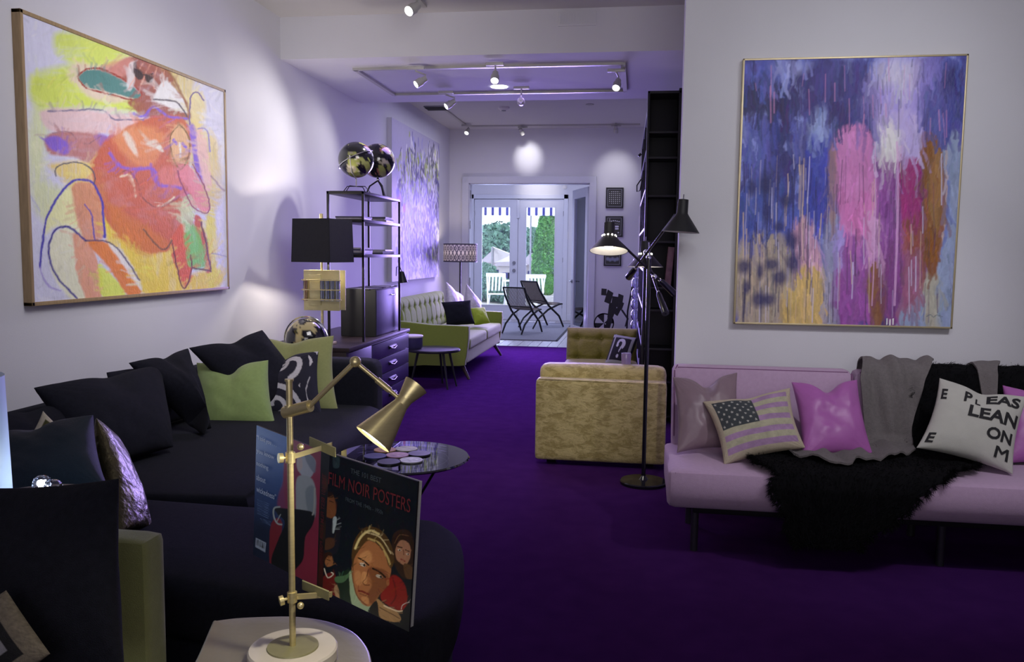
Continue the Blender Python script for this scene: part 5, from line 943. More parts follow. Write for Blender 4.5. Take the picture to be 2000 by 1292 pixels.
# ================================================================== yellow velvet sofa (seen from behind)
ys = thing('velvet_sofa', 'yellow crushed velvet sofa seen from behind, left of the pink sofa', 'sofa', (-.2, 5.8, 0))
ya, yb = at(1046, 742, y=5.42), at(1303, 757, y=5.42)
x0, x1 = ya.x, yb.x
MB().soft(((x0+x1)/2, 5.49, .305), (x1-x0, .14, .54), .025, 14, (0, .012, 0)).build('backrest', 'crushed_velvet', ys)
MB().soft(((x0+x1)/2+.005, 5.63, .53), (x1-x0-.01, .17, .25), .05, 14, (0, .01, .006)).build('back_cushion', 'crushed_velvet', ys)
MB().soft(((x0+x1)/2, 5.98, .28), (x1-x0-.02, .62, .22), .05, 12, (0, 0, .015)).build('seat', 'crushed_velvet', ys)
MB().tube([(x0+.02, 5.425, .575), (x1-.02, 5.425, .565)], .004, 6).build('piping', 'crushed_velvet', ys)
for x in (x0+.1, x1-.1):
    for y in (5.55, 6.2): rbox((x-.03, y-.03, 0), (x+.03, y+.03, .18), .004).build('leg', 'black_metal', ys)
# ================================================================== olive tufted armless chair facing the camera
oc = thing('slipper_chair', 'olive tufted armless chair beyond the yellow sofa', 'chair', (-.3, 7.1, 0))
def tufted(x0, x1, y, z0, z1, nx, nz, th, depth, m, par, name, lean=0, axis='y', arch=0):
    """cushion wall with buttons; front faces -y (or +x when axis is 'x')"""
    N1, N2 = nx*14, nz*12; U, V = np.meshgrid(np.linspace(0, 1, N1+1), np.linspace(0, 1, N2+1)); bx = [(i+.5)/nx for i in range(nx)]; h = np.ones_like(U)*0
    btn = [((i+(.5 if True else 0))/nx, (k+.5)/nz) for i in range(nx) for k in range(nz)]
    for bu, bv in btn: h -= depth*np.exp(-(((U-bu)*(x1-x0)/.035)**2+((V-bv)*(z1-z0)/.035)**2))
    for bu in bx: h -= depth*.35*np.exp(-(((U-bu)*(x1-x0))/.012)**2)
    for k in range(nz): h -= depth*.35*np.exp(-(((V-(k+.5)/nz)*(z1-z0))/.012)**2)
    ed = np.minimum(np.minimum(U, 1-U)*(x1-x0), np.minimum(V, 1-V)*(z1-z0)); h = h-th*.35*np.exp(-ed/.018)
    zz = z0+(z1-z0)*V+arch*(1-(2*U-1)**2)*V; X = x0+(x1-x0)*U; Yf = y-th-h+lean*V; Yb = y+lean*V
    A_, B_ = (np.stack([X, Yf, zz], -1), np.stack([X, Yb, zz], -1)) if axis == 'y' else (np.stack([-(Yf), X, zz], -1), np.stack([-(Yb), X, zz], -1))
    k = N1+1; I = np.arange((N2+1)*k).reshape(N2+1, k); f = np.stack([I[:-1, :-1], I[:-1, 1:], I[1:, 1:], I[1:, :-1]], -1).reshape(-1, 4); n0_ = (N2+1)*k
    mb = MB(); mb.v = np.concatenate([A_.reshape(-1, 3), B_.reshape(-1, 3)]).tolist(); mb.f = f.tolist()+(f[:, ::-1]+n0_).tolist(); rim = list(I[0])+list(I[1:, -1])+list(I[-1, ::-1][1:])+list(I[::-1, 0][1:-1])
    mb.f += [[int(b_), int(a_), int(a_)+n0_, int(b_)+n0_] for a_, b_ in zip(rim, rim[1:]+rim[:1])]; o = mb.build(name, m, par, smooth=50)
    for bu, bv in btn:
        q = (x0+(x1-x0)*bu, y-th+depth*.8+lean*bv, z0+(z1-z0)*bv+arch*(1-(2*bu-1)**2)*bv); q = q if axis == 'y' else (-q[1], q[0], q[2]); MB().sphere(q, .009, 8, (1, .5, 1) if axis == 'y' else (.5, 1, 1)).build('button', m, o)
    return o
tufted(-.60, .015, 7.42, .40, .735, 3, 2, .12, .022, 'chair_olive', oc, 'backrest', lean=.10)
MB().soft((-.29, 7.05, .40), (.63, .62, .15), .04, 12, (0, 0, .02)).build('seat', 'chair_olive', oc); MB().soft((-.29, 7.1, .27), (.60, .60, .12), .02, 6).build('seat_frame', 'chair_olive', oc)
for x in (-.54, -.04):
    for y in (6.82, 7.36): MB().tube([(x, y, .22), (x, y, 0)], [.022, .014], 10).build('leg', 'walnut', oc)
def qmark(U, V):
    c = np.zeros(U.shape+(3,)); c[:] = hx('0b0c12'); b = ((U > .80) & (U < .92)) | ((V > .84) & (U < .92)) | ((V > .03) & (V < .12)) | ((U < .13) & (U > .07)); c[b] = hx('8f9290'); c[U > .92] = hx('0b0c12')
    x, y = (U-.42)/.9, V-.34; r = np.hypot(x, y); th = np.arctan2(y, x); w = .045+.03*np.clip(np.cos(th), 0, 1); q = (np.abs(r-.135) < w) & ~((th > .9) & (th < 3.0)); c[q] = hx('b5b8b8'); q = (np.hypot((U-.30)/.9, V-.39) < .055); c[q] = hx('b5b8b8')
    t = np.clip((V-.44)/.16, 0, 1); q = (V > .43) & (V < .60) & (np.abs((U-.42)/.9-(.06-.05*t)) < .034*(1-t*.4)); c[q] = hx('b5b8b8'); q = np.hypot((U-.43)/.9, V-.72) < .058; c[q] = hx('b5b8b8'); return c
pillow('throw_pillow', 'print_cloth', [at(1200, 652, y=7.16), at(1246, 660, y=7.14), at(1226, 722, y=6.98), at(1179, 714, y=6.98)], .10, 90, 'black pillow with a grey question mark', colfn=qmark, conc=.02, wr=.002)
q = at(1223, 717, z=.585); mat('violet_glass', (.30, .22, .42), .2, coat=.5)
MB().lathe([(0, 0), (.03, 0), (.034, .07), (.030, .08), (0, .082)], (at(1223, 716, y=5.80).x, 5.66, .655), n=16).build('votive', 'violet_glass', None, loc=(at(1223, 716, y=5.8).x, 5.66, .655), label='tiny violet glass on the edge of the yellow sofa', cat='glass')
# ================================================================== bookcases
BY = 7.0
bx0, bx1 = .052, .318; bz = 2.705
b1_ = thing('bookcase', 'tall black bookcase beside the wall corner, open toward the camera', 'bookcase', (.19, 7.16, 0))
rbox((bx0, BY, 0), (bx0+.018, BY+.30, bz), .002).build('side_panel', 'black_paint', b1_); rbox((bx1-.018, BY, 0), (bx1+.012, BY+.31, bz+.02), .002).build('side_panel', 'black_paint', b1_); rbox((bx0, BY+.285, 0), (bx1, BY+.30, bz), .002).build('back_panel', 'black_paint', b1_)
rbox((bx0, BY, bz-.02), (bx1, BY+.3, bz), .002).build('top_panel', 'black_paint', b1_)
shz = [at(1290, v, y=BY).z for v in (255, 305, 380, 470, 560, 604, 680)]+[.35, .06]
for z in shz: rbox((bx0+.018, BY+.012, z-.018), (bx1-.018, BY+.285, z), .002).build('shelf', 'black_paint', b1_)
sp0, sp1 = at(1299, 558, y=BY+.03), at(1315, 482, y=BY+.03)
mat('book_rust', (.22, .12, .14), .5, var=.5, vscale=18)
bk2 = rbox((sp0.x+.006, BY+.03, shz[4]), (sp1.x, BY+.24, sp1.z), .002, rot=Matrix.Rotation(R(4), 3, 'Y')).build('book', 'book_rust', None, loc=((sp0.x+sp1.x)/2, BY+.1, shz[4]), label='rust and mauve book standing alone in the black bookcase', cat='book')
sb = thing('wall_shelves', 'long black ladder shelf unit running back along the passage wall', 'shelf', (.2, 8.6, 0))
def lx(y): return .055+(y-7.3)*(-.014)     # its front line drifts out from the wall
rng2 = random.Random(5)
for y in (7.34, 8.15, 8.95, 9.8): rbox((lx(y), y, 0), (.40, y+.02, 2.62), .002).build('upright', 'black_paint', sb)
mat('shelf_edge', (.34, .33, .45), .35, .3)
SZ = (.30, .62, .95, 1.27, 1.62, 1.95, 2.28, 2.6)
for z in SZ:
    s = MB().extr([(lx(7.36), 7.36, z-.02), (lx(9.8), 9.8, z-.02), (.40, 9.8, z-.02), (.40, 7.36, z-.02)], (0, 0, .02)).build('shelf', 'black_paint', sb, smooth=0)
    MB().extr([(lx(7.36)-.004, 7.36, z-.019), (lx(9.8)-.004, 9.8, z-.019), (lx(9.8), 9.8, z-.019), (lx(7.36), 7.36, z-.019)], (0, 0, .018)).build('shelf_edge', 'shelf_edge', s, smooth=0)
bc_ = ['shelf_book_a', 'shelf_book_b', 'shelf_book_c', 'shelf_book_d']
mat(bc_[0], (.02, .02, .03), .5); mat(bc_[1], (.05, .03, .12), .5); mat(bc_[2], (.20, .20, .26), .5); mat(bc_[3], (.08, .03, .04), .5)
ORD = ['first', 'second', 'third', 'fourth', 'fifth', 'sixth', 'seventh', 'eighth', 'ninth']; CW = ['black', 'violet', 'grey', 'maroon']
for zi, z in enumerate(SZ[1:-1]):
    for bi, bay in enumerate((7.40, 8.20, 9.0)):
        y = bay; n_ = rng2.randint(4, 8)
        for i in range(n_):
            th = rng2.uniform(.02, .05); h = rng2.uniform(.20, .27); dpt = rng2.uniform(.18, .24)
            ci = rng2.randint(0, 3); rbox((.38-dpt-.05, y, z), (.36, y+th, z+h), .001).build('book', bc_[ci], None, smooth=0, loc=(.2, y+th/2, z), label=f'{CW[ci]} book, {ORD[i]} from the near end, {ORD[zi+1]} shelf up, {["near", "middle", "far"][bi]} bay', cat='book', group='books on the long black shelf unit'); y += th+.003
# small hanging strap and drumsticks of the shelf
MB().tube([tuple(at(1252, 350, y=8.2)), tuple(at(1244, 362, y=8.2)), tuple(at(1244, 374, y=8.2)), tuple(at(1250, 372, y=8.2)), tuple(at(1254, 352, y=8.2))], .006, 8).build('strap', 'black_paint', sb)
MB().tube([tuple(at(1252, 300, y=8.0)), tuple(at(1247, 305, y=8.0))], .012, 8).build('hook', 'black_paint', sb)
# white panel and acrylic column near the shelf end
q0, q1 = at(1243, 640, y=10.4), at(1250, 421, y=10.4); rbox((q0.x-.0, 10.40, 0), (q0.x+.22, 10.43, q1.z), .004).build('display_panel', 'shade_white', None, loc=(q0.x, 10.41, 0), label='narrow white upright panel beyond the black shelf unit', cat='panel')
q0 = at(1241, 560, y=9.95); ac = MB()
for i in range(9): zc_ = .12+i*.125; ac.lathe([(.025, 0), (.045, .03), (.045, .09), (.025, .12)], (q0.x, 10.0, zc_), n=12)
ac.lathe([(0, 0), (.08, 0), (.08, .03), (.03, .12)], (q0.x, 10.0, 0), n=16).lathe([(.025, 0), (.05, .02), (.03, .10), (0, .10)], (q0.x, 10.0, 1.24), n=12); ac.build('acrylic_column', glass('acrylic', (.8, .8, .95), .25), None, loc=(q0.x, 10.0, 0), label='clear stacked acrylic column beside the shelf unit', cat='column')
# ---- sculpture
SCY = 11.9
scu = thing('sculpture', 'flat black geometric metal sculpture of squares and a wheel', 'sculpture', tuple(at(1195, 650, y=SCY)))
scu.location.z = 0
def plate(pts, par=scu, nm='metal_square', dy=0, th=.03): return MB().extr([at(u, v, y=SCY+dy) for u, v in pts], (0, th, 0)).build(nm, 'black_metal', par, smooth=0)
mb_ = MB()
for i, pts in enumerate([[(1175, 563), (1185, 564), (1184, 577), (1174, 576)], [(1187, 565), (1198, 572), (1192, 594), (1180, 589)], [(1208, 573), (1218, 577), (1216, 590), (1206, 588)], [(1196, 578), (1210, 580), (1208, 600), (1194, 596)], [(1209, 586), (1219, 592), (1214, 606), (1205, 602)], [(1190, 590), (1206, 594), (1198, 618), (1186, 620)], [(1199, 600), (1213, 604), (1206, 617), (1196, 610)]]): plate(pts, dy=.012*i)
plate([(1189, 612), (1198, 616), (1190, 645), (1181, 640)], nm='metal_bar'); plate([(1216, 604), (1228, 622), (1222, 638), (1220, 637), (1224, 622), (1213, 606)], nm='metal_bar')
wc = at(1179, 632, y=SCY); rw = .145
whl = MB()
for k in range(32):
    t0, t1 = 2*math.pi*k/32, 2*math.pi*(k+1)/32; whl.extr([(wc.x+rw*math.cos(t), SCY+.1, wc.z+rw*math.sin(t)) for t in (t0, t1)]+[(wc.x+(rw-.018)*math.cos(t), SCY+.1, wc.z+(rw-.018)*math.sin(t)) for t in (t1, t0)], (0, .02, 0))
w_ = whl.build('wheel_rim', 'black_metal', scu, smooth=0)
for k in range(8):
    if k % 2: continue
    t0, t1 = 2*math.pi*k/8, 2*math.pi*(k+1)/8; MB().extr([(wc.x, SCY+.1, wc.z), (wc.x+rw*math.cos(t0), SCY+.1, wc.z+rw*math.sin(t0)), (wc.x+rw*math.cos((t0+t1)/2), SCY+.1, wc.z+rw*math.sin((t0+t1)/2)), (wc.x+rw*math.cos(t1), SCY+.1, wc.z+rw*math.sin(t1))], (0, .015, 0)).build('wheel_sector', 'black_metal', w_, smooth=0)
rbox((wc.x-.15, SCY-.08, 0), (wc.x+.35, SCY+.16, wc.z-rw+.002), .01).build('plinth', 'black_metal', scu)
MB().tube([tuple(at(1235, 560, y=SCY)), tuple(at(1226, 606, y=SCY)), (at(1225, 610, y=SCY).x, SCY, .3)], .012, 8).build('rod', 'black_metal', scu)
# ================================================================== credenza, etagere, box, globes
CX, CY0, CY1, CZ = -2.10, 5.92, 7.60, .68
cr = thing('credenza', 'low dark wooden credenza with drawers behind the black sofa', 'cabinet', (-2.43, 6.8, 0))
rbox((-2.78, CY0, CZ-.03), (CX+.012, CY1, CZ), .004).build('top_panel', 'dark_wood', cr); rbox((-2.77, CY0+.01, .08), (CX-.015, CY1-.01, CZ-.03), .003).build('body', 'dark_wood', cr)
rbox((-2.72, CY0+.05, 0), (CX-.07, CY1-.05, .08), .003).build('plinth', 'dark_wood', cr)
yd = at(726, 663, x=CX).y; mat('violet_lacquer', (.030, .018, .070), .35, var=.15)
rbox((CX-.016, CY0+.015, .09), (CX+.002, yd-.006, CZ-.04), .003).build('door', 'violet_lacquer', cr)
hz = [(CZ-.04)-(CZ-.13)*i/4 for i in range(5)]
for i in range(4):
    d = rbox((CX-.016, yd, hz[i+1]+.004), (CX+.004, CY1-.015, hz[i]-.004), .003).build('drawer', 'violet_lacquer', cr)
    yc = (yd+CY1)/2; zc_ = (hz[i]+hz[i+1])/2; MB().tube([(CX+.004, yc-.09, zc_+.012), (CX+.022, yc-.085, zc_-.004), (CX+.026, yc, zc_-.018), (CX+.022, yc+.085, zc_-.004), (CX+.004, yc+.09, zc_+.012)], .006, 8).tube([(CX+.003, yc-.1, zc_), (CX+.003, yc+.1, zc_)], .016, 8).build('handle', 'black_metal', d)
ex0, ex1 = -2.41, -2.125; ey0 = at(709, 400, x=ex1).y; ey1 = at(780, 400, x=ex1).y; ez = at(709, 373, x=ex1).z
et = thing('etagere', 'slim black metal shelf tower standing on the credenza', 'shelf', ((ex0+ex1)/2, (ey0+ey1)/2, CZ))
for x in (ex0, ex1):
    for y in (ey0, ey1): rbox((x-.009, y-.009, CZ), (x+.009, y+.009, ez), .002).build('post', 'black_metal', et)
def eshelf(z, nm='shelf'):
    s = rbox((ex0-.009, ey0-.009, z-.022), (ex1+.009, ey1+.009, z), .002).build(nm, 'black_metal', et); MB().box((ex0+.01, ey0+.01, z), (ex1-.01, ey1-.01, z+.003)).build('shelf_board', 'dark_wood', s, smooth=0)
eshelf(ez); zs1, zs2 = at(780, 437, x=ex1).z, at(780, 497, x=ex1).z; eshelf(zs1); eshelf(zs2)
mag = ['mag_a', 'mag_b', 'mag_c']; mat('mag_a', (.30, .28, .34), .4, var=.3, vscale=30); mat('mag_b', (.05, .05, .08), .4); mat('mag_c', (.40, .36, .42), .4, var=.4, vscale=25)
def stack(y, z, n, w, d_, lab, grp, x=(ex0+ex1)/2, seed=0):
    rr = random.Random(seed); zz = z
    for i in range(n):
        h = rr.uniform(.010, .018); a = rr.uniform(-.08, .08); rbox((x-w/2, y-d_/2, zz+.0005), (x+w/2, y+d_/2, zz+h), .001, rot=rotz(a)).build('magazine', mag[rr.randint(0, 2)], None, smooth=0, loc=(x, y, zz), label=lab.replace('magazine in', ['lowest', 'second', 'third', 'fourth'][i]+' magazine of'), cat='magazine', group=grp); zz += h
stack(ey0+.20, zs1+.004, 2, .22, .26, 'magazine in the flat pile on the upper shelf of the tower, near end', 'magazines on the upper tower shelf', seed=1); stack(ey1-.20, zs1+.004, 3, .22, .26, 'magazine in the flat pile on the upper shelf of the tower, far end', 'magazines at the far end of the upper tower shelf', seed=2)
stack(ey0+.20, zs2+.004, 4, .22, .27, 'magazine in the flat pile on the lower shelf of the tower, near end', 'magazines on the lower tower shelf', seed=3); stack(ey1-.22, zs2+.004, 3, .22, .28, 'magazine in the flat pile on the lower shelf of the tower, far end', 'magazines at the far end of the lower tower shelf', seed=4)
# black box on the credenza
by0 = at(735, 640, x=-2.14).y; by1 = at(781, 640, x=-2.14).y; bz_ = at(735, 565, x=-2.14).z; bxx0 = at(664, 640, y=by0).x
bo = rbox((bxx0, by0+.02, CZ+.001), (-2.15, by1-.02, bz_), .006).build('storage_box', 'black_paint', None, loc=((bxx0-2.15)/2, (by0+by1)/2, CZ), label='large black storage box inside the metal shelf tower', cat='box')
mat('violet_panel', (.045, .040, .10), .4, var=.2)
rbox((-2.152, by0+.03, CZ+.012), (-2.146, by1-.03, bz_-.012), .002).build('front_panel', 'violet_panel', bo); MB().tube([(-2.146, (by0+by1)/2+.1, bz_-.06), (-2.135, (by0+by1)/2+.1, bz_-.065), (-2.135, (by0+by1)/2+.2, bz_-.065), (-2.146, (by0+by1)/2+.2, bz_-.06)], .005, 8).build('handle', 'chrome', bo)
for i in range(5):
    yy = by0+.12+i*.15; rbox((-2.36+.02*i % .05, yy-.1, bz_+.001+.004*(i % 2)), (-2.17, yy+.09, bz_+.005+.004*(i % 2)), .0008, rot=rotz(.15*(i-2))).build('magazine', mag[i % 3], None, smooth=0, loc=(-2.27, yy, bz_+.001), label=f'{["nearest", "second", "third", "fourth", "farthest"][i]} magazine laid flat on top of the black storage box', cat='magazine', group='magazines on the black storage box')
def globe(name_lab, c, r, kind, stand_z):
    g = thing('globe', name_lab, 'globe', (c[0], c[1], stand_z)); N1, N2 = 64, 32; U, V = np.meshgrid(np.linspace(0, 1, N1+1), np.linspace(0, 1, N2+1)); th, ph = V*np.pi, U*2*np.pi
    P3 = np.stack([np.sin(th)*np.cos(ph), np.sin(th)*np.sin(ph), np.cos(th)], -1); n = fbm(P3[..., 0]*2.2+5, P3[..., 1]*2.2+P3[..., 2]*2.6+3, 11+kind, 5); land = n > .56; col = np.zeros(U.shape+(3,)); col[:] = (.006, .006, .010)
    h = fbm(P3[..., 0]*1.3+9, P3[..., 2]*1.7+4, 5+kind); cc_ = [(.28, .10, .08), (.30, .32, .10), (.38, .34, .26)]
    for i, c_ in enumerate(cc_): m = land & (h >= .2+.2*i) & (h < .4+.2*i+(1 if i == 2 else 0)); col[m] = c_
    if kind == 2: col[land] = (.42, .36, .18)
    mb = MB(); mb.v = (P3.reshape(-1, 3)*r+np.array(c)).tolist(); k = N1+1; I = np.arange((N2+1)*k).reshape(N2+1, k); mb.f = np.stack([I[:-1, :-1], I[1:, :-1], I[1:, 1:], I[:-1, 1:]], -1).reshape(-1, 4).tolist(); mat('globe_gloss', attr=True, rough=.13, var=.02, coat=.6)
    mb.build('sphere', 'globe_gloss', g, cols=col.reshape(-1, 3)); return g
c1 = Vector(at(695.5, 312, y=(ey0+ey1)/2-.30)); rg = 35.5/1640*c1.y
g1 = globe('black globe on a wire stand, nearer one on the shelf tower', tuple(c1), rg, 0, ez)
pts = [(c1.x+(rg+.008)*math.cos(t)*math.cos(R(28)), c1.y-.02*math.sin(t)-(rg+.008)*abs(math.sin(t))*.0, c1.z+(rg+.008)*math.cos(t)*math.sin(R(28))) for t in np.linspace(0, math.pi, 3)]
ringp = []
for t in np.linspace(-1, 1, 15): ringp.append((c1.x+(rg+.010)*math.sin(t*math.pi/2)*math.cos(R(27)), c1.y-(rg+.010)*math.cos(t*math.pi/2), c1.z+(rg+.01)*math.sin(t*math.pi/2)*math.sin(R(27))))
MB().tube(ringp, .004, 8).build('meridian_ring', 'chrome', g1)
MB().tube([(c1.x, c1.y-rg-.012, c1.z+.02), (c1.x, c1.y-rg*.8, c1.z-rg*.75), (c1.x, c1.y, c1.z-rg-.008), (c1.x, c1.y, ez+.05)], .005, 8).build('support', 'light_metal', g1)
for sx_, sy_ in ((-1, 0), (1, 0), (-.4, -1), (.4, 1)):
    MB().tube([(c1.x, c1.y, ez+.052), (c1.x+.075*sx_, c1.y+.07*sy_, ez+.052), (c1.x+.115*sx_, c1.y+.11*sy_, ez+.004)], .0035, 6).build('stand_leg', 'black_metal', g1)
c2 = Vector(at(738, 314, y=(ey0+ey1)/2+.22)); rg2 = 34/1640*c2.y
g2_ = globe('black globe on a chrome tripod, farther one on the shelf tower', tuple(c2), rg2, 1, ez)
MB().sphere((c2.x, c2.y, c2.z-rg2-.014), .016, 12).build('support', 'chrome', g2_)
for a in (200, 320, 80):
    a = R(a); zt = c2.z-rg2-.02; MB().tube([(c2.x, c2.y, zt), (c2.x+.07*math.cos(a), c2.y+.07*math.sin(a), zt-.35*(zt-ez)), (c2.x+.11*math.cos(a), c2.y+.11*math.sin(a), ez+.003)], .007, 8).build('stand_leg', 'black_metal', g2_)
# bell-like clip lamp hanging at the tower
q = at(787, 552, x=-2.07); bl2 = thing('clip_lamp', 'small black bell lamp clipped to the shelf tower', 'lamp', tuple(q)); MB().lathe([(.045, 0), (.022, .10), (0, .105)], (q.x, q.y, q.z), (-.12, 0, 1), 18).build('lamp_shade', 'black_metal', bl2)
MB().tube([(q.x-.012, q.y, q.z+.10), (q.x-.03, q.y, q.z+.15), (q.x-.06, q.y, q.z+.14), (q.x-.062, q.y, q.z+.06)], .004, 8).build('arm', 'black_metal', bl2)
# ================================================================== end table, square lamp, silver globe
tb = thing('end_table', 'dark end table behind the far end of the black sofa', 'table', (-2.45, 5.64, 0)); TZ = .55
rbox((-2.78, 5.42, TZ-.03), (-2.10, 5.88, TZ), .004).build('tabletop', 'dark_wood', tb)
for x in (-2.75, -2.13):
    for y in (5.45, 5.85): rbox((x-.02, y-.02, 0), (x+.02, y+.02, TZ-.03), .003).build('leg', 'dark_wood', tb)
LYs = 6.12; TZE = TZ; TZ = CZ; lc = at(629, 560, y=LYs)
sl = thing('table_lamp', 'table lamp with square black shade and brass and glass body on the credenza', 'lamp', (lc.x, LYs, TZ))
rbox((lc.x-.09, LYs-.07, TZ), (lc.x+.09, LYs+.07, TZ+.02), .004).build('base', 'brass', sl); MB().tube([(lc.x, LYs, TZ+.02), (lc.x, LYs, at(629, 432, y=LYs).z+.02)], .010, 12).build('stem', 'brass', sl)
b0, b1b = at(598, 605, y=LYs-.03), at(667, 528, y=LYs-.03)
bw, bh = b1b.x-b0.x, b1b.z-b0.z
for dx_, dy_ in ((-.025, -.05), (.02, .04)):
    rbox((b0.x+dx_*.3, LYs+dy_-.004, b0.z), (b1b.x+dx_*.3, LYs+dy_+.004, b1b.z), .001).build('brass_plate', 'lime_wash_brass', sl)
rbox((b0.x+.04, LYs-.066, b0.z+.04), (b0.x+.13, LYs-.056, b1b.z-.03), .001).build('brass_plate', 'lime_wash_brass', sl)
amber = glass('amber_glass', (.75, .60, .35), .18); clr = glass('block_glass', (.75, .8, .95), .22)
for k, (fx, m_) in enumerate(((.05, amber), (.52, clr), (.66, clr), (.80, clr), (.95, clr))):
    x = b0.x+bw*fx; MB().tube([(x, LYs-.075, b0.z+bh*.25), (x, LYs-.075, b0.z+bh*.78)], .017, 14).build('glass_rod', m_, sl)
for f_ in (.28, .52, .76): rbox((b0.x-.008, LYs-.098, b0.z+bh*f_-.004), (b1b.x+.02, LYs-.090, b0.z+bh*f_+.004), .001).build('brass_band', 'brass', sl)
s0, s1 = at(573, 513, y=LYs-.16), at(650, 428, y=LYs-.16);
ctr = Vector((lc.x+.01, LYs, 0)); hs = .168; rr_ = rotz(R(-16)); zb_, zt_ = at(640, 512, y=LYs-.1).z, at(640, 427, y=LYs-.1).z
mat('shade_black', (.012, .012, .018), .9, var=.2, vscale=60, bump=.3, bscale=300)
shb = MB()
for k in range(4):
    rk = rotz(R(90*k-12)); c_ = [rk @ Vector(p) for p in ((-hs, -hs, 0), (hs, -hs, 0), (hs, -hs+.004, 0), (-hs, -hs+.004, 0))]; tp = .95; shb.add([ctr+Vector((p.x, p.y, zb_)) for p in c_]+[ctr+Vector((p.x*tp, p.y*tp, zt_)) for p in c_], [(0, 3, 2, 1), (4, 5, 6, 7), (0, 1, 5, 4), (1, 2, 6, 5), (2, 3, 7, 6), (3, 0, 4, 7)])
shs = shb.build('lamp_shade', 'shade_black', sl, smooth=0); MB().sphere((lc.x+.05, LYs, (zb_+zt_)/2), .028, 14).build('bulb', 'lamp_glow', sl); bulb('square_lamp_light', (lc.x-.075, LYs, zt_-.06), 9, (1, .90, .76), .012); bulb('square_lamp_light', (lc.x-.075, LYs, zb_+.07), 14, (1, .90, .76), .012)
MB().lathe([(0, 0), (.014, 0), (.014, .045), (0, .05)], (lc.x, LYs, zt_-.005), n=14).build('finial', 'brass', sl)
TZ = TZE; gc = at(599, 662, y=5.60); r3 = .148
g3 = globe('silver and black globe on the end table behind the pillows', tuple(gc), r3, 2, TZ)
MB().tube([(gc.x+(r3+.012)*math.cos(t), gc.y-.01, gc.z+(r3+.012)*math.sin(t)) for t in np.linspace(-.6, math.pi+.4, 26)], .006, 8).build('meridian_ring', 'chrome', g3)
MB().lathe([(0, 0), (.09, 0), (.08, .015), (.02, .03), (.012, max(.04, gc.z-r3-TZ))], (gc.x, gc.y, TZ), n=24).build('base', 'black_metal', g3)
# ================================================================== green sofa
gs = thing('mid_century_sofa', 'green button-tufted sofa against the left wall near the far painting', 'sofa', (-2.3, 10.1, 0))
GY0, GY1, GXF = 8.90, 11.30, -1.80
def yz_panel(outline_xz, y0, y1, m, nm, r=.02):
    n = len(outline_xz); pr = np.array(outline_xz); cen = pr.mean(0); mb = MB()
    for y, s_ in ((y0, .97), (y0+r*.3, .992), (y0+r, 1), (y1-r, 1), (y1-r*.3, .992), (y1, .97)):
        q = cen+(pr-cen)*s_; mb.v += [(a, y, b) for a, b in q]
    for i in range(5):
        for k in range(n): a = i*n+k; b = i*n+(k+1) % n; mb.f.append((a, b, b+n, a+n))
    mb.f += [tuple(range(n-1, -1, -1)), tuple(5*n+k for k in range(n))]; return mb.build(nm, m, gs, smooth=40)
armo = sm([(-2.74, .60), (-2.2, .60), (-1.84, .595), (-1.795, .57), (-1.80, .40), (-1.83, .20), (-1.88, .155), (-2.3, .15), (-2.74, .15)], 3, True)
yz_panel(armo, GY0, GY0+.11, 'sofa_green', 'armrest'); yz_panel(armo, GY1-.11, GY1, 'sofa_green', 'armrest')
tufted(GY0+.11, GY1-.11, 2.66, .42, .86, 9, 2, .13, .024, 'sofa_green', gs, 'backrest', axis='x', lean=.06)
MB().soft((-2.72, (GY0+GY1)/2, .48), (.12, GY1-GY0-.10, .70), .03, 8).build('back_frame', 'sofa_green', gs)
ym = (GY0+GY1)/2
for a, b in ((GY0+.115, ym-.003), (ym+.003, GY1-.115)): MB().soft((-2.17, (a+b)/2, .385), (.74, b-a, .13), .035, 12, (0, 0, .018)).build('seat_cushion', 'sofa_green', gs)
MB().soft((-2.22, ym, .25), (.80, GY1-GY0-.2, .15), .02, 8).build('seat_frame', 'sofa_green', gs)
for y in (GY0+.15, GY1-.15):
    for x, dx_ in ((-1.90, .10), (-2.6, -.06)): MB().tube([(x, y, .17), (x+dx_, y+(-.06 if y < 10 else .05), 0)], [.026, .015], 12).build('leg', 'walnut', gs)
def gp(m, lab, tl, tr, br, bl, **k): pillow('throw_pillow', m, [tl, tr, br, bl], .14, 40, lab, group='pillows on the green sofa', face=(1, -.5, .1), **k)
gp('silver_cloth', 'shiny silver pillow standing tall behind the black one', at(871, 550, y=10.65), at(905, 578, y=10.9), at(905, 628, y=10.6), at(872, 620, y=10.3), dent=.02, seed=1)
gp('silver_cloth', 'second silver pillow with pointed corner at the far sofa end', at(911, 553, y=11.1), at(940, 590, y=11.2), at(940, 622, y=11.0), at(900, 620, y=10.9), dent=0, seed=4)
gp('black_cloth', 'black square pillow on the green sofa', at(862, 590, y=10.1), at(919, 586, y=10.15), at(928, 632, y=9.9), at(872, 637, y=9.85), dent=.0, seed=2)
gp('lime_cloth', 'small lime green pillow at the right of the black one', at(917, 602, y=10.5), at(947, 600, y=10.6), at(957, 630, y=10.4), at(926, 634, y=10.3), seed=3)
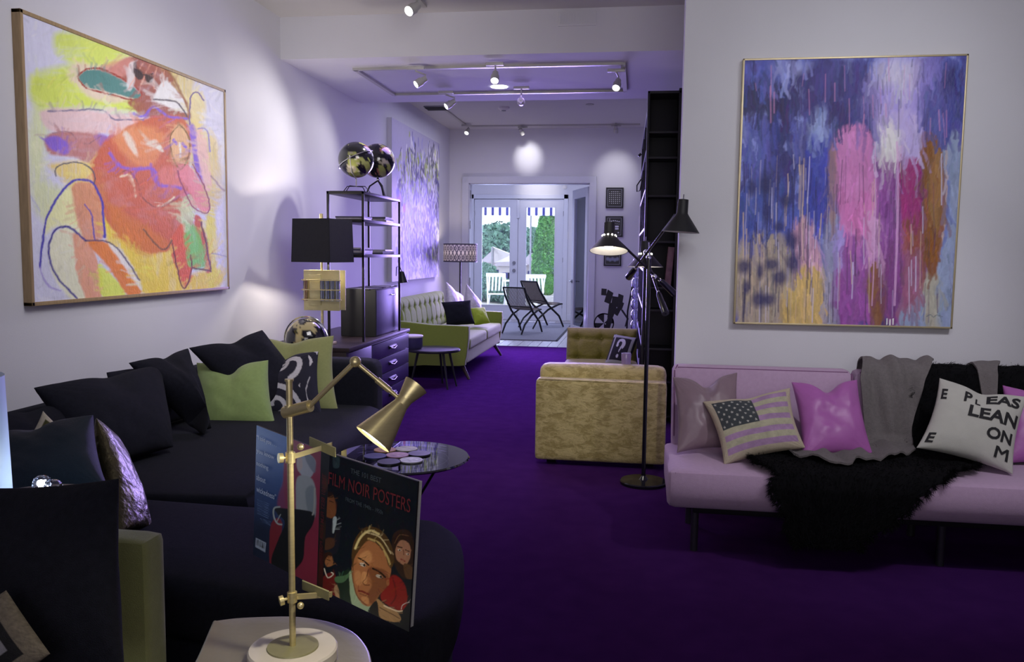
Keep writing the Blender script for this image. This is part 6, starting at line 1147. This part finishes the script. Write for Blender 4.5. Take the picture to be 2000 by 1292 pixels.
# side table with white topped speaker
dt = thing('coffee_table', 'small black round side table in front of the green sofa', 'table', (-2.02, 8.30, 0)); tcz = .40
MB().lathe([(0, tcz-.025), (.27, tcz-.025), (.275, tcz-.012), (.27, tcz), (0, tcz)], (-2.06, 8.42, 0), n=48).build('tabletop', 'black_paint', dt)
for a in (-60, 60, 180, 0): a = R(a+20); MB().tube([(-2.06+.16*math.cos(a), 8.42+.16*math.sin(a), tcz-.02), (-2.06+.24*math.cos(a), 8.42+.24*math.sin(a), 0)], [.014, .009], 10).build('leg', 'black_paint', dt)
q = at(803, 655, y=8.30); sk = thing('speaker', 'round dark speaker with white top on the side table', 'speaker', (q.x-.0, 8.36, tcz)); zt2 = q.z
MB().lathe([(0, 0), (.10, 0), (.112, .02), (.112, zt2-tcz-.02), (0, zt2-tcz-.02)], (q.x-.01, 8.36, tcz), n=32).build('body', 'violet_panel', sk); MB().lathe([(.115, zt2-tcz-.02), (.118, zt2-tcz-.008), (.112, zt2-tcz), (0, zt2-tcz)], (q.x-.01, 8.36, tcz), n=32).build('top', 'shade_white', sk)
# ---- drum lamp
dl = at(899, 493, y=11.55); dr_ = thing('floor_lamp', 'floor lamp with patterned brass lattice drum shade by the green sofa', 'lamp', (dl.x, 11.55, 0)); rD = .235; zD0, zD1 = at(895, 511, y=11.4).z, at(895, 476, y=11.4).z
MB().tube([(dl.x, 11.55, .02), (dl.x, 11.55, zD1-.02)], .012, 12).build('pole', 'black_metal', dr_); MB().lathe([(0, 0), (.14, 0), (.14, .02), (0, .025)], (dl.x, 11.55, 0)).build('base', 'black_metal', dr_)
def drumcol():
    N1, N2 = 288, 44; U, V = np.meshgrid(np.linspace(0, 1, N1+1), np.linspace(0, 1, N2+1)); th = U*2*np.pi; P3 = np.stack([dl.x+rD*np.cos(th), 11.55+rD*np.sin(th), zD0+(zD1-zD0)*V], -1)
    a, b = U*26, V*4; f1 = np.abs((a+b*.5) % 1-.5); f2 = np.abs((a-b*.5) % 1-.5); m = (np.minimum(f1, f2) < .14) | (V < .06) | (V > .94); d = (np.hypot(((a) % 1-.5), ((b*.5) % 1-.5)) < .2); c = np.zeros(U.shape+(3,)); c[:] = (.26, .24, .22); c[m] = (.03, .028, .04); c[d] = (.08, .07, .08); return P3, c
P3, c = drumcol(); k = P3.shape[1]; I = np.arange(P3.shape[0]*k).reshape(-1, k); mb = MB(); mb.v = P3.reshape(-1, 3).tolist(); mb.f = np.stack([I[:-1, :-1], I[:-1, 1:], I[1:, 1:], I[1:, :-1]], -1).reshape(-1, 4).tolist()
dm = mat('lattice_shade', attr=True, rough=.7, var=.03); nt = dm.node_tree; tr = nt.nodes.new('ShaderNodeBsdfTranslucent'); mxs = nt.nodes.new('ShaderNodeMixShader'); mxs.inputs[0].default_value = .45; at_n = [n for n in nt.nodes if n.type == 'ATTRIBUTE'][0]; nt.links.new(at_n.outputs['Color'], tr.inputs[0]); nt.links.new(nt.nodes['Principled BSDF'].outputs[0], mxs.inputs[1]); nt.links.new(tr.outputs[0], mxs.inputs[2]); nt.links.new(mxs.outputs[0], nt.nodes['Material Output'].inputs[0])
mb.build('lamp_shade', 'lattice_shade', dr_, cols=c.reshape(-1, 3)); MB().sphere((dl.x, 11.55, (zD0+zD1)/2-.04), .03, 14).build('bulb', 'lamp_glow', dr_); bulb('drum_lamp_light', (dl.x, 11.55, (zD0+zD1)/2+.03), 9, (1, .86, .66), .05)
for zz in (zD0, zD1): MB().lathe([(rD-.003, -.004), (rD+.003, -.004), (rD+.003, .004), (rD-.003, .004), (rD-.003, -.004)], (dl.x, 11.55, zz), n=60).build('rim', 'black_metal', dr_)
# ================================================================== far room: rug and folding rope chairs
mat('rug_grey', (.22, .22, .27), .95, var=.15, vscale=60, bump=.6, bscale=250); mat('rug_border', (.03, .03, .04), .95)
RX0, RX1, RY0, RY1 = -3.05, -1.22, 13.20, 16.6
rg_ = MB().box((RX0, RY0, 0), (RX1, RY1, .010)).build('rug', 'rug_grey', None, smooth=0, loc=((RX0+RX1)/2, (RY0+RY1)/2, 0), label='flat grey rug with thin black border in the far room', cat='rug')
for a, b in (((RX0, RY0, .010), (RX1, RY0+.05, .012)), ((RX0, RY1-.05, .01), (RX1, RY1, .012)), ((RX1-.035, RY0, .01), (RX1, RY1, .012)), ((RX0, RY0, .01), (RX0+.035, RY1, .012))): MB().box(a, b).build('border_stripe', 'rug_border', rg_, smooth=0)
mat('rope', (.22, .19, .17), .9, var=.3, vscale=80)
def rope_chair(lab):
    t = thing('folding_chair', lab, 'chair', (0, 0, 0), 'dark folding rope chairs')
    w = .215
    for s in (-1, 1):
        x = s*w
        MB().tube([(x, .34, .012), (x, .22, .22), (x, -.05, .42), (x, -.28, .70), (x, -.36, .86)], [.016, .019, .020, .018, .014], 10).build('back_leg', 'black_metal', t)
        MB().tube([(x*.9, -.42, .012), (x*.9, -.30, .18), (x*.9, -.05, .34), (x*.9, .22, .43), (x*.9, .30, .44)], [.015, .018, .019, .018, .015], 10).build('front_leg', 'black_metal', t)
    MB().tube([(-w, -.36, .86), (w, -.36, .86)], .014, 10).build('top_rail', 'black_metal', t); MB().tube([(-w, -.12, .50), (w, -.12, .50)], .013, 10).build('lower_rail', 'black_metal', t); MB().tube([(-w, .30, .44), (w, .30, .44)], .014, 10).build('seat_rail', 'black_metal', t)
    for i in range(15):
        x = -w+.035+i*(2*w-.07)/14; MB().tube([(x, -.36, .86), (x, -.25, .68), (x, -.12, .50)], .008, 6).build('rope_strand', 'rope', t, smooth=60)
    st_ = MB()
    for i in range(15): x = -w+.035+i*(2*w-.07)/14; st_.tube([(x, -.12, .48), (x, .1, .43), (x, .30, .44)], .008, 6)
    for i in range(6): yy = -.10+i*.07; st_.tube([(-w+.02, yy, .46), (w-.02, yy, .46)], .004, 5)
    st_.build('rope_seat', 'rope', t, kind='stuff'); return t
c_a = rope_chair('dark folding rope chair seen from behind, nearest the green sofa'); q = at(1008, 610, y=14.35); c_a.location = (-1.93, 14.35, .012); c_a.rotation_euler = (0, 0, R(-24)); c_a.scale = (1, .85, .92)
c_b = copy_tree(c_a); c_b.location = (-1.72, 15.5, .012); c_b.rotation_euler = (0, 0, R(-40)); c_b.scale = (1, 1, 1); c_b['label'] = 'farther dark folding rope chair, right behind the nearer one'
# ================================================================== outside the french doors
mat('paving', (.42, .40, .38), .9, var=.2, vscale=3); mat('white_paint', (.80, .80, .80), .5); mat('navy_cloth', (.03, .03, .16), .8); mat('white_cloth', (.85, .85, .85), .8)
mat('planter_stone', (.45, .43, .42), .9, var=.15); mat('foliage_dark', (.12, .24, .17), .8, var=.5, vscale=3); mat('foliage_bright', (.10, .30, .06), .8, var=.5, vscale=4); mat('trunk_brown', (.08, .06, .04), .9)
struct('ground_outside', MB().box((-40, 17.56, -.12), (40, 110, -.02)), 'paving', label='pale paved terrace outside the french doors')
aw = thing('awning', 'navy and white striped awning with a scalloped valance outside', 'awning', (-2.4, 18.4, 2.5))
za = at(1000, 420, y=18.6).z; zat = at(1000, 396, y=18.6).z; n_ = 19; x0, x1 = -4.0, -.9; wst = (x1-x0)/n_
for i in range(n_):
  for a, b, m_ in ((x0+i*wst, x0+(i+.66)*wst, 'white_cloth'), (x0+(i+.66)*wst, x0+(i+1)*wst, 'navy_cloth')):
    pr = [(a, 18.6, zat)]+[(a+(b-a)*t, 18.6, za-.012*math.sin(math.pi*t)) for t in np.linspace(0, 1, 6)]+[(b, 18.6, zat)]
    MB().extr(pr, (0, .01, 0)).build('valance_stripe', m_, aw, smooth=0); MB().extr([(a, 18.6, zat), (b, 18.6, zat), (b, 17.58, 2.95), (a, 17.58, 2.95)], (0, .004, .01)).build('canopy_stripe', m_, aw, smooth=0)
def leafy(name, m, c, rad, h, n, lab, kind='cone', ls=.05, seed=0):
    """plant with core and thousands of small leaves: kind cone, ball or round tree"""
    r_ = np.random.default_rng(seed); t = thing(name, lab, 'tree' if kind != 'ball' else 'shrub', tuple(c)); c = np.array(c, float)
    z = r_.random(n); ph = r_.uniform(0, 2*np.pi, n); sh = r_.normal(1, .06, n)
    if kind == 'cone': f = np.where(z < .25, .85+.6*z, 1-(z-.25)**1.6*1.15); rr = rad*np.clip(f, .05, 1)*sh; p = np.stack([c[0]+rr*np.cos(ph), c[1]+rr*np.sin(ph), c[2]+z*h], 1)
    else:
        cz = 2*z-1; s_ = np.sqrt(1-cz**2); lump = 1+.28*fbm(np.cos(ph)*2+4, cz*2.5+np.sin(ph)*2+3, seed)*2-.28; rr = rad*sh*lump; p = np.stack([c[0]+rr*s_*np.cos(ph), c[1]+rr*s_*np.sin(ph), c[2]+h*(.55 if kind == 'tree' else .5)+cz*h*(.45 if kind == 'tree' else .5)*lump], 1)
    d = r_.normal(0, 1, (n, 3)); d /= np.linalg.norm(d, axis=1)[:, None]; e = np.cross(d, r_.normal(0, 1, (n, 3))); e /= np.linalg.norm(e, axis=1)[:, None]; L = ls*r_.uniform(.6, 1.4, n)[:, None]
    V = np.stack([p-d*L, p+e*L*.5, p+d*L, p-e*L*.5], 1).reshape(-1, 3); mb = MB(); mb.v = V.tolist(); mb.f = np.arange(n*4).reshape(-1, 4).tolist(); mb.build('foliage', m, t, smooth=0, kind='stuff')
    core = MB()
    if kind == 'cone': core.lathe([(rad*.78, 0), (rad*.9, h*.25), (rad*.62, h*.6), (rad*.25, h*.88), (0, h*.96)], tuple(c), n=20)
    else: core.sphere((c[0], c[1], c[2]+h*(.55 if kind == 'tree' else .5)), rad*.86, 18, (1, 1, h*(.45 if kind == 'tree' else .5)/rad))
    core.build('crown', m, t); MB().tube([(c[0], c[1], 0), (c[0], c[1], c[2]+h*.3)], rad*.06, 8).build('trunk', 'trunk_brown', t); return t
TYY = 21.5; tc_ = at(1067, 560, y=TYY); leafy('conifer', 'foliage_bright', (tc_.x, TYY, .5), .36, at(1067, 402, y=TYY).z-.45, 9000, 'bright green pointed conifer right outside the door', 'cone', .035, 1)
bb_ = at(1067, 560, y=20.6); leafy('box_ball', 'foliage_bright', (bb_.x, 20.6, at(1067, 576, y=20.6).z), .21, .40, 2500, 'round clipped bush in the stone planter', 'ball', .022, 2)
pz = at(1067, 576, y=20.6).z; pq0, pq1 = at(1050, 576, y=20.3), at(1088, 600, y=20.3); rbox((pq0.x, 20.3, 0), (pq1.x+.3, 21.9, pz), .02).build('planter', 'planter_stone', None, loc=((pq0.x+pq1.x)/2, 21, 0), label='long pale stone planter under the conifer', cat='planter')
for i, (px, py, Y, rd, sd_) in enumerate(((962, 443, 40, 1.5, 3), (985, 440, 44, 1.5, 4), (947, 470, 36, .9, 8), (1012, 452, 48, 1.3, 5), (1033, 447, 52, 1.4, 6), (1140, 440, 44, 1.8, 7))):
    q = at(px, py, y=Y); leafy('broadleaf_tree', 'foliage_dark', (q.x, Y, 0), rd, q.z, 3000, ['distant dark tree at the left in the left door pane', 'distant tree beside the left door mullion', 'lowest distant tree at the left pane edge', 'distant tree hidden behind the door stiles', 'distant tree left of the bright conifer', 'distant tree seen through the open door glass'][i], 'tree', .16, sd_)
q0 = at(1037, 420, y=20.9); pol = thing('parasol_pole', 'thin grey pole left of the bright conifer', 'pole', (q0.x, 20.9, 0)); MB().tube([(q0.x, 20.9, 0), (q0.x, 20.9, q0.z+.25)], .024, 10).build('pole', 'hinge', pol); MB().lathe([(0, 0), (.25, 0), (.25, .06), (0, .06)], (q0.x, 20.9, 0)).build('base', 'hinge', pol)
# white shade sails and pale roofs in the middle distance
ss = thing('shade_sail', 'white peaked shade sail beyond the terrace', 'shade sail', tuple(at(985, 500, y=30)))
mat('sail', (.62, .58, .62), .8, var=.1, vscale=2)
v = [at(962, 482, y=30), at(1000, 497, y=29), at(1000, 510, y=28.5), at(966, 512, y=31)]; MB().extr(v, (0, .05, .02)).build('sail_cloth', 'sail', ss, smooth=0); MB().tube([(v[0].x, 30, 0), tuple(v[0])], .05, 8).build('mast', 'hinge', ss)
mat('house_wall', (.5, .46, .48), .9, var=.15, vscale=.8); mat('house_roof', (.40, .36, .42), .9, var=.3, vscale=2)
for i, (a0, a1, t, b, Y, lab) in enumerate(((946, 978, 508, 560, 33, 'pale low building at the left in the door pane'), (974, 1002, 514, 560, 31, 'pale house with mauve roof beside the shade sail'), (1025, 1048, 512, 560, 34, 'small pale house between the pole and the conifer'))):
    p0_, p1_ = at(a0, b, y=Y), at(a1, t, y=Y); h = thing('house', lab, 'house', ((p0_.x+p1_.x)/2, Y, 0)); MB().box((p0_.x, Y, 0), (p1_.x, Y+3, p1_.z*.9)).build('wall', 'house_wall', h, smooth=0)
    xm = (p0_.x+p1_.x)/2; MB().extr([(p0_.x-.2, Y-.2, p1_.z*.9), (p1_.x+.2, Y-.2, p1_.z*.9), (xm, Y-.2, p1_.z*1.12+.25)], (0, 3.4, 0)).build('roof', 'house_roof', h, smooth=0)
    for k_ in (.25, .62):
        wx = p0_.x+(p1_.x-p0_.x)*k_; rbox((wx, Y-.03, p1_.z*.35), (wx+.28, Y, p1_.z*.65), .01).build('window', 'navy_cloth', h)
for i, (px, py, Y, rd) in enumerate(((950, 545, 24, .55), (975, 550, 23.5, .45), (946, 520, 26, .5), (992, 556, 23, .35))):
    q = at(px, py, y=Y); leafy('garden_shrub', 'foliage_dark', (q.x, Y, 0), rd, max(.5, q.z+.1), 1500, ['low shrub behind the white chair, left', 'low shrub behind the white chair, middle', 'taller dark shrub at the left pane edge outside', 'low shrub beside the left door stile outside'][i], 'ball', .05, 30+i)
def white_chair(lab):
    t = thing('white_chair', lab, 'chair', (0, 0, 0), 'white slatted folding chairs outside')
    for s in (-1, 1):
        MB().tube([(s*.21, .20, 0), (s*.21, -.22, .92)], .018, 8).build('frame_leg', 'white_paint', t); MB().tube([(s*.18, -.24, 0), (s*.18, .22, .46)], .018, 8).build('frame_leg', 'white_paint', t)
    for i in range(5): x = -.16+i*.08; rbox((x-.022, -.20, .50), (x+.022, -.185, .88), .003, rot=Matrix.Rotation(R(-24), 3, 'X')).build('back_slat', 'white_paint', t)
    rbox((-.23, -.245, .84), (.23, -.21, .93), .01).build('top_rail', 'white_paint', t)
    for i in range(6): y = -.16+i*.07; rbox((-.21, y-.028, .445), (.21, y+.028, .46), .003).build('seat_slat', 'white_paint', t)
    return t
wc1 = white_chair('white slatted folding chair outside the left door pane'); q = at(968, 600, y=18.9); wc1.location = (at(970, 580, y=19.2).x, 19.2, -.02); wc1.rotation_euler = (0, 0, R(195))
wc2 = copy_tree(wc1); wc2.location = (at(1042, 580, y=19.0).x, 19.0, -.02); wc2.rotation_euler = (0, 0, R(20)); wc2['label'] = 'white slatted folding chair outside the right door pane'
tt = thing('garden_table', 'white round garden table between the outdoor chairs', 'table', (at(1004, 590, y=20.1).x, 20.1, 0)); MB().lathe([(0, .70), (.30, .70), (.30, .725), (0, .725)], (tt.location.x, 20.1, 0), n=30).build('tabletop', 'white_paint', tt); MB().tube([(tt.location.x, 20.1, 0), (tt.location.x, 20.1, .70)], .03, 8).build('pedestal', 'white_paint', tt)
